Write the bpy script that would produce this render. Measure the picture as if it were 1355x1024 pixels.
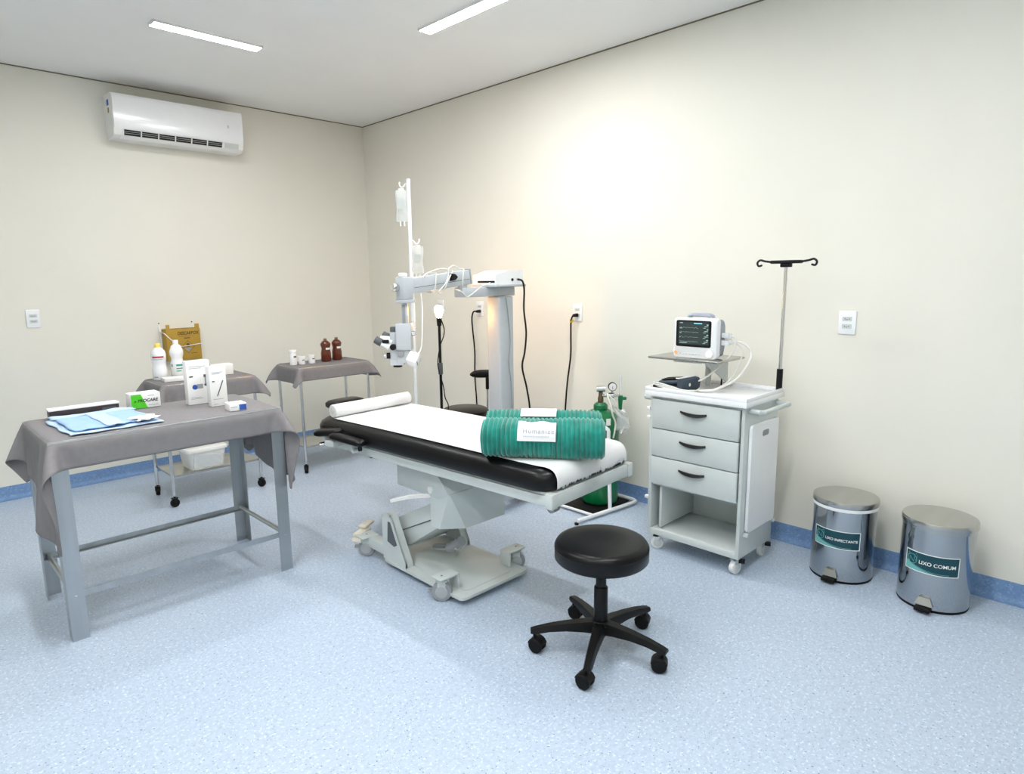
import bpy, bmesh, math, random
import numpy as np
from mathutils import Vector, Matrix

for o in list(bpy.data.objects):
    bpy.data.objects.remove(o)
random.seed(7)
scene = bpy.context.scene
col = scene.collection
R = math.radians

# ------------------------------------------------------------------ camera
YAW, PITCH, ROLL, FPX = R(44.676), R(9.557), R(-0.664), 853.5
CAM = Vector((-3.576, -5.612, 1.5))
fw = Vector((math.sin(YAW)*math.cos(PITCH), math.cos(YAW)*math.cos(PITCH), -math.sin(PITCH)))
rt = Vector((math.cos(YAW), -math.sin(YAW), 0))
up = rt.cross(fw)
rt, up = rt*math.cos(ROLL)+up*math.sin(ROLL), -rt*math.sin(ROLL)+up*math.cos(ROLL)
cd = bpy.data.cameras.new('camera')
cd.sensor_fit = 'HORIZONTAL'; cd.sensor_width = 36; cd.lens = FPX/1355*36; cd.clip_start = .02
cam = bpy.data.objects.new('camera', cd); col.objects.link(cam)
m = Matrix((rt, up, -fw)).transposed().to_4x4(); m.translation = CAM
cam.matrix_world = m
scene.camera = cam

# ------------------------------------------------------------------ world, exposure
w = bpy.data.worlds.new('world'); scene.world = w; w.use_nodes = True
w.node_tree.nodes['Background'].inputs[0].default_value = (.9, .95, 1, 1)
w.node_tree.nodes['Background'].inputs[1].default_value = .3
vs = scene.view_settings
vs.view_transform = 'Standard'; vs.look = 'None'; vs.gamma = 1; vs.use_curve_mapping = False
vs.exposure = 2.1
LAMP_W = 24.5          # radiance of the ceiling lamp diffusers
BULB_W = 40.0         # radiance of the bare bulb

# ------------------------------------------------------------------ materials
def lin(c):
    return tuple(((v/255)/12.92 if v/255 <= .04045 else ((v/255+.055)/1.055)**2.4) for v in c)
MATS = {}
def mat(name, rgb, rough=.5, metal=0, var=.06, scale=12, bump=0, bscale=60, coat=0, trans=0, alpha=1, emit=0, sheen=0, aniso=None, spec=.5):
    if name in MATS: return MATS[name]
    M = bpy.data.materials.new(name); M.use_nodes = True
    nt = M.node_tree; b = nt.nodes['Principled BSDF']
    c = lin(rgb)
    tc = nt.nodes.new('ShaderNodeTexCoord')
    mp = nt.nodes.new('ShaderNodeMapping'); nt.links.new(tc.outputs['Object'], mp.inputs[0])
    if aniso: mp.inputs['Scale'].default_value = aniso
    nz = nt.nodes.new('ShaderNodeTexNoise'); nz.inputs['Scale'].default_value = scale; nz.inputs['Detail'].default_value = 4
    nt.links.new(mp.outputs[0], nz.inputs['Vector'])
    rp = nt.nodes.new('ShaderNodeValToRGB')
    rp.color_ramp.elements[0].position = .3; rp.color_ramp.elements[1].position = .7
    rp.color_ramp.elements[0].color = tuple(v*(1-var) for v in c)+(1,)
    rp.color_ramp.elements[1].color = tuple(min(1, v*(1+var)) for v in c)+(1,)
    nt.links.new(nz.outputs['Fac'], rp.inputs[0]); nt.links.new(rp.outputs[0], b.inputs['Base Color'])
    b.inputs['Roughness'].default_value = rough; b.inputs['Metallic'].default_value = metal
    b.inputs['Specular IOR Level'].default_value = spec
    b.inputs['Coat Weight'].default_value = coat; b.inputs['Coat Roughness'].default_value = .08
    b.inputs['Transmission Weight'].default_value = trans; b.inputs['Alpha'].default_value = alpha
    b.inputs['Sheen Weight'].default_value = sheen; b.inputs['Sheen Roughness'].default_value = .4
    if emit:
        b.inputs['Emission Color'].default_value = c+(1,); b.inputs['Emission Strength'].default_value = emit
    if bump:
        n2 = nt.nodes.new('ShaderNodeTexNoise'); n2.inputs['Scale'].default_value = bscale; n2.inputs['Detail'].default_value = 3
        nt.links.new(mp.outputs[0], n2.inputs['Vector'])
        bp = nt.nodes.new('ShaderNodeBump'); bp.inputs['Strength'].default_value = bump; bp.inputs['Distance'].default_value = .002
        nt.links.new(n2.outputs['Fac'], bp.inputs['Height']); nt.links.new(bp.outputs[0], b.inputs['Normal'])
    MATS[name] = M
    return M

def vinyl(name, base, lo, hi, rough):
    M = bpy.data.materials.new(name); M.use_nodes = True
    nt = M.node_tree; b = nt.nodes['Principled BSDF']; N = nt.nodes.new; L = nt.links.new
    tc = N('ShaderNodeTexCoord')
    def noise(s, d=2):
        n = N('ShaderNodeTexNoise'); n.inputs['Scale'].default_value = s; n.inputs['Detail'].default_value = d
        L(tc.outputs['Object'], n.inputs['Vector']); return n.outputs['Fac']
    def ramp(src, p0, p1):
        r = N('ShaderNodeValToRGB'); r.color_ramp.elements[0].position = p0; r.color_ramp.elements[1].position = p1
        L(src, r.inputs[0]); return r.outputs[0]
    def mix(f, a, c):
        x = N('ShaderNodeMix'); x.data_type = 'RGBA'; L(f, x.inputs[0])
        for i, s in ((6, a), (7, c)):
            if isinstance(s, tuple): x.inputs[i].default_value = s+(1,)
            else: L(s, x.inputs[i])
        return x.outputs[2]
    c0 = mix(ramp(noise(55, 3), .35, .65), tuple(v*.93 for v in lin(base)), tuple(min(1, v*1.06) for v in lin(base)))
    c1 = mix(ramp(noise(95, 2), .58, .68), c0, lin(hi))
    c2 = mix(ramp(noise(120, 1), .66, .73), c1, lin(lo))
    L(c2, b.inputs['Base Color']); b.inputs['Roughness'].default_value = rough
    bp = N('ShaderNodeBump'); bp.inputs['Strength'].default_value = .05; bp.inputs['Distance'].default_value = .001
    L(noise(90, 2), bp.inputs['Height']); L(bp.outputs[0], b.inputs['Normal'])
    MATS[name] = M
    return M

vinyl('floor_vinyl', (176, 191, 209), (108, 128, 158), (208, 222, 238), .42)
vinyl('base_vinyl', (112, 146, 190), (86, 116, 156), (136, 168, 206), .5)
W_ = mat
WALL = W_('cream_wall_paint', (230, 228, 217), .6, var=.012, scale=2.2, bump=.06, bscale=70)
CEIL = W_('ceiling_paint', (243, 244, 243), .75, var=.01, scale=3)
GAP = W_('shadow_gap', (120, 112, 92), .9)
WHITE = W_('white_plastic', (240, 242, 244), .2, var=.01, coat=.3)
WHITEM = W_('white_matte', (238, 238, 236), .6, var=.02)
PAPER = W_('paper_white', (226, 226, 226), .8, var=.02, bump=.25, bscale=14)
STEEL = W_('brushed_steel', (180, 184, 186), .38, 1, var=.06, scale=25, aniso=(1, 1, .08))
STEELP = W_('polished_steel', (176, 180, 184), .09, 1, var=.03, scale=8)
STEELD = W_('dull_steel', (186, 186, 182), .24, 1, var=.05, scale=20, aniso=(.1, 1, 1))
CHROME = W_('chrome', (214, 214, 214), .15, 1, var=.02)
BLACK = W_('black_plastic', (17, 17, 18), .4, var=.1, spec=.25)
BLACKR = W_('black_rubber', (15, 15, 16), .6, var=.12, spec=.2)
VINYLB = W_('black_leatherette', (10, 10, 11), .33, spec=.28, var=.12, scale=6, bump=.12, bscale=140)
GREYP = W_('light_grey_enamel', (200, 207, 205), .42, var=.02)
GREYM = W_('microscope_grey', (190, 196, 201), .4, var=.02)
GREYW = W_('wheel_grey', (150, 154, 158), .55, var=.04)
GREYD = W_('dark_grey', (84, 88, 92), .5)
CLOTH = W_('grey_cotton', (128, 125, 127), .9, var=.05, scale=40, bump=.2, bscale=400)
GREEN = W_('green_cylinder_paint', (0, 108, 60), .3, var=.05, coat=.3)
TEALF = W_('teal_plush', (10, 128, 114), .9, var=.22, scale=26, sheen=.6, bump=.4, bscale=220)
TEALL = W_('teal_print', (0, 64, 76), .45, var=.01)
TEALS = W_('pale_teal_print', (110, 176, 174), .45, var=.01)
BROWN = W_('amber_brown_plastic', (92, 38, 16), .2, var=.08, coat=.4)
YELLOW = W_('yellow_cardboard', (174, 140, 50), .7, var=.05)
BROWNK = W_('dark_print', (84, 56, 8), .7)
YCAP = W_('yellow_cap', (238, 216, 90), .4)
BLUED = W_('blue_drape', (186, 210, 238), .85, var=.04, scale=30, bump=.2, bscale=120)
BLUED2 = W_('blue_drape_fold', (158, 190, 230), .85, var=.04, scale=30)
BLUEP = W_('blue_print', (44, 84, 170), .5)
GREENP = W_('lime_print', (78, 200, 36), .5, var=.12, scale=20)
INK = W_('black_ink', (24, 26, 30), .6)
GINK = W_('grey_ink', (150, 156, 164), .6)
REDP = W_('red_print', (168, 44, 44), .5)
TEALP = W_('turquoise_print', (52, 160, 150), .5)
DKBOX = W_('dark_carton', (52, 44, 46), .5)
SCREEN = W_('screen_dark', (44, 54, 54), .2, var=.02, emit=.10)
SCRT = W_('screen_trace', (150, 176, 172), .4, emit=.1)
SCRC = W_('screen_cyan', (120, 200, 215), .4, emit=.12)
ORANGE = W_('orange_button', (236, 176, 120), .4)
TUBEC = W_('clear_tubing', (232, 234, 226), .25, alpha=.75)
CLEAR = W_('clear_plastic', (240, 244, 244), .12, alpha=.42, var=.01)
FLUID = W_('clear_bag_film', (236, 242, 242), .1, alpha=.3, var=.02, scale=14, bump=.6, bscale=26)
TRANSL = W_('translucent_plastic', (242, 243, 240), .35, var=.03, alpha=.93)
LAMP = W_('lamp_diffuser', (255, 255, 255), .4, emit=LAMP_W)
BULB = W_('bulb_glass', (255, 184, 100), .3, emit=BULB_W)
CABLEW = W_('white_cable', (226, 226, 220), .5)
CREAMP = W_('cream_plastic', (232, 226, 210), .45)

# ------------------------------------------------------------------ builders
class B:
    """collects shapes, in world coordinates, for ONE mesh"""
    def __init__(s): s.bm = bmesh.new()
    def box(s, c, d, bev=0, seg=2, M=None):
        T = Matrix.Translation(Vector(c))
        if M is not None: T = T @ M.to_4x4()
        T = T @ Matrix.Diagonal((d[0], d[1], d[2], 1))
        r = bmesh.ops.create_cube(s.bm, size=1, matrix=T)
        if bev:
            es = list({e for v in r['verts'] for e in v.link_edges})
            bmesh.ops.bevel(s.bm, geom=es, offset=bev, segments=seg, profile=.5, affect='EDGES', clamp_overlap=True)
        return s
    def span(s, x0, x1, y0, y1, z0, z1, bev=0, seg=2):
        return s.box(((x0+x1)/2, (y0+y1)/2, (z0+z1)/2), (abs(x1-x0), abs(y1-y0), abs(z1-z0)), bev, seg)
    def cyl(s, p0, p1, r, r1=None, n=20, bev=0):
        p0, p1 = Vector(p0), Vector(p1); d = p1-p0
        T = Matrix.Translation((p0+p1)/2) @ d.to_track_quat('Z', 'Y').to_matrix().to_4x4()
        q = bmesh.ops.create_cone(s.bm, cap_ends=True, segments=n, radius1=r, radius2=r if r1 is None else r1, depth=d.length, matrix=T)
        if bev:
            es = [e for v in q['verts'] for e in v.link_edges if any(len(f.verts) > 4 for f in e.link_faces)]
            bmesh.ops.bevel(s.bm, geom=list(set(es)), offset=bev, segments=2, profile=.5, affect='EDGES')
        return s
    def sph(s, c, r, sc=(1, 1, 1), n=16):
        T = Matrix.Translation(Vector(c)) @ Matrix.Diagonal((*sc, 1))
        bmesh.ops.create_uvsphere(s.bm, u_segments=n, v_segments=max(6, n//2), radius=r, matrix=T); return s
    def tube(s, pts, r, n=8, smooth=0, closed=False):
        P = [Vector(p) for p in pts]
        if smooth:
            Q = []; N = len(P); rng = range(N if closed else N-1)
            for i in rng:
                a = P[(i-1) % N] if closed or i else P[0]; b = P[i]; c = P[(i+1) % N]
                d = P[(i+2) % N] if closed or i+2 < N else P[-1]
                for k in range(smooth):
                    t = k/smooth
                    Q.append(.5*((2*b)+(c-a)*t+(2*a-5*b+4*c-d)*t*t+(3*b-a-3*c+d)*t**3))
            if not closed: Q.append(P[-1])
            P = Q
        rings = []; N = len(P); u = None
        for i in range(N):
            t = (P[(i+1) % N]-P[i-1]) if closed else (P[min(i+1, N-1)]-P[max(i-1, 0)])
            t.normalize()
            if u is None:
                u = t.orthogonal().normalized()
            u = (u-t*u.dot(t)).normalized(); v = t.cross(u)
            rings.append([s.bm.verts.new(P[i]+(u*math.cos(2*math.pi*k/n)+v*math.sin(2*math.pi*k/n))*r) for k in range(n)])
        for i in range(N if closed else N-1):
            a, b = rings[i], rings[(i+1) % N]
            for k in range(n):
                s.bm.faces.new((a[k], a[(k+1) % n], b[(k+1) % n], b[k]))
        if not closed:
            s.bm.faces.new(rings[0][::-1]); s.bm.faces.new(rings[-1])
        return s
    def lathe(s, prof, c, n=28, axis=None, cap=True):
        """prof: list of (radius, height); axis: direction of the height"""
        c = Vector(c)
        Q = Vector(axis).normalized().to_track_quat('Z', 'Y').to_matrix() if axis is not None else Matrix.Identity(3)
        rings = []
        for r, h in prof:
            rings.append([s.bm.verts.new(c+Q @ Vector((r*math.cos(2*math.pi*k/n), r*math.sin(2*math.pi*k/n), h))) for k in range(n)])
        for a, b in zip(rings, rings[1:]):
            for k in range(n): s.bm.faces.new((a[k], a[(k+1) % n], b[(k+1) % n], b[k]))
        if cap:
            s.bm.faces.new(rings[0][::-1]); s.bm.faces.new(rings[-1])
        return s
    def prism(s, poly, axis, a, b):
        """poly in the two other axes (in x,y,z order), extruded along axis from a to b"""
        def P(p, t):
            q = list(p); q.insert(axis, t); return s.bm.verts.new(q)
        A = [P(p, a) for p in poly]; C = [P(p, b) for p in poly]; n = len(poly)
        s.bm.faces.new(A); s.bm.faces.new(C[::-1])
        for i in range(n): s.bm.faces.new((A[i], C[i], C[(i+1) % n], A[(i+1) % n]))
        return s
    def loft(s, loops, cap=True):
        L = [[s.bm.verts.new(p) for p in l] for l in loops]; n = len(L[0])
        for a, b in zip(L, L[1:]):
            for k in range(n): s.bm.faces.new((a[k], a[(k+1) % n], b[(k+1) % n], b[k]))
        if cap: s.bm.faces.new(L[0][::-1]); s.bm.faces.new(L[-1])
        return s
    def grid(s, rows):
        L = [[s.bm.verts.new(p) for p in r] for r in rows]
        for a, b in zip(L, L[1:]):
            for k in range(len(a)-1): s.bm.faces.new((a[k], a[k+1], b[k+1], b[k]))
        return s
    def poly(s, pts):
        s.bm.faces.new([s.bm.verts.new(p) for p in pts]); return s
    def text(s, body, size, fn, align='LEFT', shear=0, bold=0, spacing=1):
        cu = bpy.data.curves.new('t', 'FONT'); cu.body = body; cu.size = size; cu.align_x = align; cu.shear = shear; cu.offset = bold
        cu.space_character = spacing
        o = bpy.data.objects.new('t', cu); col.objects.link(o)
        me = bpy.data.meshes.new_from_object(o.evaluated_get(bpy.context.evaluated_depsgraph_get()))
        vv = [s.bm.verts.new(fn(v.co.x, v.co.y)) for v in me.vertices]
        for p in me.polygons:
            try: s.bm.faces.new([vv[i] for i in p.vertices])
            except ValueError: pass
        bpy.data.objects.remove(o); bpy.data.curves.remove(cu); bpy.data.meshes.remove(me)
        return s
    def obj(s, name, M, parent=None, ang=35, flip=True):
        if flip: bmesh.ops.recalc_face_normals(s.bm, faces=s.bm.faces)
        off = Vector((0, 0, 0)); p = parent
        while p is not None: off += p.location; p = p.parent
        for v in s.bm.verts: v.co -= off
        me = bpy.data.meshes.new(name); s.bm.to_mesh(me); s.bm.free()
        me.polygons.foreach_set('use_smooth', [True]*len(me.polygons))
        me.set_sharp_from_angle(angle=R(ang))
        me.materials.append(M)
        o = bpy.data.objects.new(name, me); col.objects.link(o)
        if parent is not None: o.parent = parent
        if name in ('small_print', 'socket_holes', 'screen_traces', 'screen_readings'): o['kind'] = 'stuff'
        return o
    def top(s, name, M, base, label, cat, group=None, ang=35):
        """a thing that is one mesh, with its origin at base"""
        for v in s.bm.verts: v.co -= Vector(base)
        o = s.obj(name, M, None, ang); o.location = base
        return tag(o, label, cat, group)

def tag(o, label, cat, group=None):
    o['label'] = label; o['category'] = cat
    if group: o['group'] = group
    return o
def thing(name, loc, label, cat, group=None):
    o = bpy.data.objects.new(name, None); col.objects.link(o); o.location = loc; o.empty_display_size = .1
    return tag(o, label, cat, group)
def struct(o): o['kind'] = 'structure'; return o
def copy_tree(o, parent=None):
    c = o.copy(); col.objects.link(c); c.parent = parent
    for ch in list(o.children): copy_tree(ch, c)
    return c
def rz(a): return Matrix.Rotation(a, 3, 'Z')

# ------------------------------------------------------------------ the room
H = 2.945; X0 = -5.3; Y0 = -8.8
struct(B().span(X0-.15, .15, Y0-.15, .15, -.12, 0).obj('floor', MATS['floor_vinyl']))
struct(B().span(X0-.15, .15, Y0-.15, .15, H, H+.1).obj('ceiling', CEIL))
struct(B().span(X0-.15, .15, 0, .15, 0, H).obj('wall_left', WALL))
struct(B().span(0, .15, Y0-.15, 0, 0, H).obj('wall_right', WALL))
struct(B().span(X0-.15, X0, Y0-.15, 0, 0, H).obj('wall_far_left', WALL))
struct(B().span(X0, 0, Y0-.15, Y0, 0, H).obj('wall_behind', WALL))
cove = [(0, .0005), (0, .097), (.0035, .097), (.0045, .09)]
cove += [(.0045+.032*(1-math.cos(a)), .034-.032*math.sin(a)) for a in [R(t) for t in (0, 20, 40, 60, 75, 90)]]
cove += [(.0365, .0005)]
struct(B().prism([(-d, z) for d, z in cove], 0, X0, 0).obj('baseboard_left', MATS['base_vinyl'], ang=50))
struct(B().prism([(-d, z) for d, z in cove], 1, Y0, 0).obj('baseboard_right', MATS['base_vinyl'], ang=50))
struct(B().span(X0, 0, -.004, 0, H-.007, H).obj('gap_shade_1', GAP))  # dark strips colour in the shade of the gap under the ceiling
struct(B().span(-.004, 0, Y0, -.004, H-.007, H).obj('gap_shade_2', GAP))

# ------------------------------------------------------------------ ceiling lamps
def ceiling_lamp(x, y, along_y, label, length=.62):
    t = thing('ceiling_lamp', (x, y, H), label, 'lamp', 'linear ceiling lamps')
    def sp(l0, l1, w0, w1, z0, z1, bev=0):
        b = B()
        return b.span(x+w0, x+w1, y+l0, y+l1, z0, z1, bev) if along_y else b.span(x+l0, x+l1, y+w0, y+w1, z0, z1, bev)
    h = length/2
    hs = sp(-h, h, -.046, .046, H-.004, H).obj('housing', WHITEM, t)
    for s in (-1, 1):
        sp(-h, h, min(s*.041, s*.046), max(s*.041, s*.046), H-.014, H-.004).obj('reflector_side', WHITEM, hs)
        sp(s*h-.004, s*h+.004, -.046, .046, H-.015, H).obj('end_cap', WHITEM, t)
    sp(-h+.005, h-.005, -.0405, .0405, H-.0135, H-.0042).obj('diffuser', LAMP, t)
    return t
ceiling_lamp(-1.94, -1.425, False, 'linear white ceiling lamp lit above the air conditioner side of the room')
ceiling_lamp(-1.05, -2.86, True, 'linear white ceiling lamp cut by the top edge of the photo', 1.0)
ceiling_lamp(-2.95, -2.97, True, 'linear white ceiling lamp over the draped steel table, out of view', 1.22)
ceiling_lamp(-1.94, -4.75, False, 'unseen linear ceiling lamp set over the stool to brighten the right side', 1.22)  # unseen lamp, position and length chosen to brighten the right side
ceiling_lamp(-4.1, -4.6, True, 'unseen linear ceiling lamp added left of the photographer as fill light', 1.22)  # unseen lamp added as fill, to spread the light more evenly
ceiling_lamp(-4.0, -7.0, False, 'linear white ceiling lamp behind the photographer, out of view', 1.22)

# ------------------------------------------------------------------ wall outlets
def outlet(face, p, z0, z1, half, label, n=2):
    """face 'L': on the left wall at x=p; 'R': on the right wall at y=p"""
    zc = (z0+z1)/2
    if face == 'L':
        t = thing('wall_outlet', (p, 0, zc), label, 'outlet', 'white wall outlets'); f = lambda a, d, z: (p+a, -d, z)
    else:
        t = thing('wall_outlet', (0, p, zc), label, 'outlet', 'white wall outlets'); f = lambda a, d, z: (-d, p-a, z)
    def bx(a0, a1, d0, d1, za, zb, bev=0):
        u, v = f(a0, d0, za), f(a1, d1, zb)
        return B().span(min(u[0], v[0]), max(u[0], v[0]), min(u[1], v[1]), max(u[1], v[1]), za, zb, bev)
    bx(-half, half, 0, .009, z0, z1, .004).obj('cover_plate', WHITE, t)
    for k in range(n):
        zz = zc+.019*(1 if k == 0 else -1)*(1 if n > 1 else 0)
        so = bx(-.023, .023, .0085, .0105, zz-.0115, zz+.0115).obj('socket', GREYP, t)
        bb = B()
        for a in (-.01, 0, .01):
            bb.cyl(f(a, .0104, zz-(.003 if a == 0 else 0)), f(a, .0112, zz-(.003 if a == 0 else 0)), .0028, n=8)
        bb.obj('socket_holes', GREYD, so)
    return t
outlet('L', -2.76, 1.196, 1.322, .041, 'white double wall outlet alone on the left wall beside the draped table')
outlet('R', -4.462, 1.195, 1.316, .043, 'white double wall outlet right of the drip pole on the cart')
outlet('R', -2.672, 1.195, 1.318, .041, 'white wall outlet with a yellow and black plug in it')
outlet('R', -1.635, 1.196, 1.318, .041, 'white wall outlet with a black plug left of the microscope column')
outlet('R', -1.12, 1.2, 1.32, .041, 'white wall outlet directly behind the glowing bulb')

# ------------------------------------------------------------------ air conditioner
ac = thing('air_conditioner', (-1.71, 0, 2.53), 'white split air conditioner high on the left wall', 'air conditioner')
xa, xb = -2.175, -1.25
prof = [(0, 2.53), (-.12, 2.53), (-.165, 2.537), (-.183, 2.55), (-.197, 2.59), (-.197, 2.812), (-.175, 2.832), (0, 2.838)]
B().prism(prof, 0, xa, xb).obj('body', WHITEM, ac, ang=30)
pf = [(-.1975, 2.595), (-.204, 2.593), (-.2085, 2.64), (-.2085, 2.80), (-.2, 2.826), (-.1975, 2.83)]
B().prism(pf, 0, xa+.003, xb-.003).obj('front_panel', WHITE, ac, ang=30)
sl = B().prism([(-.1835, 2.5515), (-.1965, 2.5885), (-.1980, 2.588), (-.1850, 2.551)], 0, xa+.06, -1.415).obj('air_outlet', BLACK, ac)
for k in range(7):
    xx = xa+.06+k*.1165
    B().prism([(-.1835, 2.5515), (-.1965, 2.5885), (-.2010, 2.587), (-.1880, 2.550)], 0, xx-.004, xx+.004).obj('vane', WHITE, ac)
for k in (.36, .68):
    y_, z_ = -.1850-.013*k, 2.551+.037*k
    B().span(xa+.06, -1.415, y_-.003, y_+.001, z_-.0016, z_+.0016).obj('louver', GREYW, ac)
B().prism([(-.150, 2.5335), (-.1825, 2.549), (-.188, 2.546), (-.154, 2.529)], 0, xa+.04, xb-.03).obj('flap', WHITE, ac)
B().prism([(-.1835, 2.5515), (-.1965, 2.5885), (-.1980, 2.588), (-.1850, 2.551)], 0, -1.40, xb-.04).obj('side_louver', GREYP, ac)
B().span(-1.375, -1.362, -.2105, -.2085, 2.70, 2.722).obj('emblem', GREYP, ac)
B().span(xa-.0012, xa, -.13, -.085, 2.755, 2.795).obj('energy_label', BLUEP, ac)
B().span(xa-.0012, xa, -.125, -.095, 2.705, 2.74).obj('rating_label', YELLOW, ac)

# ------------------------------------------------------------------ draped cloths (small cloth simulation)
def drape(x0, x1, y0, y1, z, ov, seed, h=.022, steps=260):
    """sheet lying on the box x0..x1, y0..y1 with top z; ov = overhang left, right, front, back"""
    rng = np.random.default_rng(seed)
    ax = np.arange(x0-ov[0], x1+ov[1]+h, h); ay = np.arange(y0-ov[2], y1+ov[3]+h, h)
    gx, gy = np.meshgrid(ax, ay, indexing='ij')
    if len(ov) > 4:                       # left and right overhang at the back edge differ
        tt = np.clip((gy-y0)/(y1-y0), 0, 1)
        k0 = 1+(ov[4]/ov[0]-1)*tt; k1 = 1+(ov[5]/ov[1]-1)*tt
        gx = np.where(gx < x0, x0+(gx-x0)*k0, np.where(gx > x1, x1+(gx-x1)*k1, gx))
    P = np.stack([gx, gy, np.full_like(gx, z+.006)], -1)
    P0 = P.copy()
    out = (gx < x0) | (gx > x1) | (gy < y0) | (gy > y1)
    P[..., 2] += rng.normal(0, .002, gx.shape)*out
    P[..., :2] += rng.normal(0, .0012, gx.shape+(2,))*out[..., None]
    Q = P.copy()
    e = .004
    def con(a, b, L, k):
        A, C = P[a], P[b]
        L = np.linalg.norm(P0[b]-P0[a], axis=-1, keepdims=True)
        d = C-A; n = np.linalg.norm(d, axis=-1, keepdims=True)+1e-9
        c = d*(.5*k*(1-L/n)); P[a] = A+c; P[b] = C-c
    nx, ny = gx.shape
    S = slice
    for it in range(steps):
        V = (P-Q)*.96; Q = P.copy(); P = P+V; P[..., 2] -= 9.8*.0055**2
        for k in range(7):
            for s0 in (0, 1):
                m_ = (nx-s0)//2
                con((S(s0, s0+2*m_, 2),), (S(s0+1, s0+2*m_, 2),), h, 1.) if m_ else None
                m_ = (ny-s0)//2
                con((S(None), S(s0, s0+2*m_, 2)), (S(None), S(s0+1, s0+2*m_, 2)), h, 1.)
                m_ = (nx-s0)//2
                con((S(s0, s0+2*m_, 2), S(0, ny-1)), (S(s0+1, s0+2*m_, 2), S(1, ny)), h*1.41421, .35)
                con((S(s0, s0+2*m_, 2), S(1, ny)), (S(s0+1, s0+2*m_, 2), S(0, ny-1)), h*1.41421, .35)
            for s0 in range(4):
                m_ = len(range(s0, nx-2, 4))
                if m_: con((S(s0, s0+4*(m_-1)+1, 4),), (S(s0+2, s0+2+4*(m_-1)+1, 4),), 2*h, .12)
                m_ = len(range(s0, ny-2, 4))
                if m_: con((S(None), S(s0, s0+4*(m_-1)+1, 4)), (S(None), S(s0+2, s0+2+4*(m_-1)+1, 4)), 2*h, .12)
            dx0 = P[..., 0]-(x0-e); dx1 = (x1+e)-P[..., 0]; dy0 = P[..., 1]-(y0-e); dy1 = (y1+e)-P[..., 1]; dz = (z+e)-P[..., 2]
            D = np.stack([dx0, dx1, dy0, dy1, dz], -1)
            ins = (D > 0).all(-1)
            D[..., 4] *= .6
            j = D.argmin(-1)
            for q, (a, val) in enumerate(((0, x0-e), (0, x1+e), (1, y0-e), (1, y1+e), (2, z+e))):
                mk = ins & (j == q); P[..., a] = np.where(mk, val, P[..., a])
                if q == 4: onT = mk
        for a in (0, 1): P[..., a] = np.where(onT, Q[..., a]+(P[..., a]-Q[..., a])*.2, P[..., a])
    return [[tuple(v) for v in r] for r in P.tolist()]
def cloth(base, label, *a, **k):
    o = B().grid(drape(*a, **k)).top('table_cloth', CLOTH, base, label, 'cloth', 'grey surgical cloths', ang=180)
    sm = o.modifiers.new('s', 'SUBSURF'); sm.levels = sm.render_levels = 1
    so = o.modifiers.new('t', 'SOLIDIFY'); so.thickness = .0025; so.offset = 0
    return o

# ------------------------------------------------------------------ steel table
TX0, TX1, TY0, TY1, TZ = -3.135, -2.15, -2.505, -1.925, .868
tb = thing('steel_table', ((TX0+TX1)/2, (TY0+TY1)/2, 0), 'stainless steel table with angle legs under the largest grey cloth', 'table')
B().span(TX0, TX1, TY0, TY1, TZ-.035, TZ, .003).obj('table_top', STEEL, tb)
LW, LT = .062, .004
for sx, x in ((1, TX0), (-1, TX1)):
    for sy, y in ((1, TY0), (-1, TY1)):
        pl = [(x, y), (x+sx*LW, y), (x+sx*LW, y+sy*LT), (x+sx*LT, y+sy*LT), (x+sx*LT, y+sy*LW), (x, y+sy*LW)]
        lg = B().prism(pl, 2, 0, TZ-.035).obj('leg', STEEL, tb)
        B().cyl((x+sx*.03, y, .2), (x+sx*.03, y-sy*.003, .2), .005, n=8).obj('bolt', CHROME, lg)
for y, s in ((TY0, 1), (TY1, -1)):
    B().prism([(y+s*LT, .188), (y+s*.03, .188), (y+s*.03, .19), (y+s*(LT+.003), .19), (y+s*(LT+.003), .215), (y+s*LT, .215)], 0, TX0+.006, TX1-.006).obj('stretcher', STEEL, tb)
for x, s in ((TX0, 1), (TX1, -1)):
    B().cyl((x+s*.028, TY0+.008, .203), (x+s*.028, TY1-.008, .203), .012, n=10).obj('stretcher', STEEL, tb)
cloth((-2.64, -2.2, .87), 'wide grey cloth draped over the steel table in front, hanging long at both ends', TX0, TX1, TY0, TY1, TZ, (.43, .37, .115, .20, .15, .26), 3)

# ------------------------------------------------------------------ wheeled trolleys
def caster(parent, p, r, wdt, ang, wheel, forkm, hub=None, h=None, name='caster'):
    x, y = p[0], p[1]; h = h or 2*r+.02
    d = Vector((math.cos(ang), math.sin(ang), 0)); n = Vector((-d.y, d.x, 0))
    c = Vector((x, y, r))
    b = B()
    for s in (-1, 1):
        b.box(c+n*s*(wdt/2+.003)+Vector((0, 0, r*.62)), (r*.8, .003, r*1.1), M=rz(ang))
    b.box(c+Vector((0, 0, r*1.12)), (r*1.15, wdt+.009, .006), M=rz(ang))
    b.cyl((x, y, r*2.1), (x, y, h), .007, n=10)
    f = b.obj(name, forkm, parent)
    wb = B().lathe([(r*.75, -wdt/2), (r*.95, -wdt/2), (r, -wdt*.3), (r, wdt*.3), (r*.95, wdt/2), (r*.75, wdt/2)], c, 22, n)
    wo = wb.obj('wheel', wheel, f)
    if hub: B().cyl(c-n*(wdt/2+.006), c+n*(wdt/2+.006), r*.62, n=18, bev=.002).obj('hub', hub, f)
    return f
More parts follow.
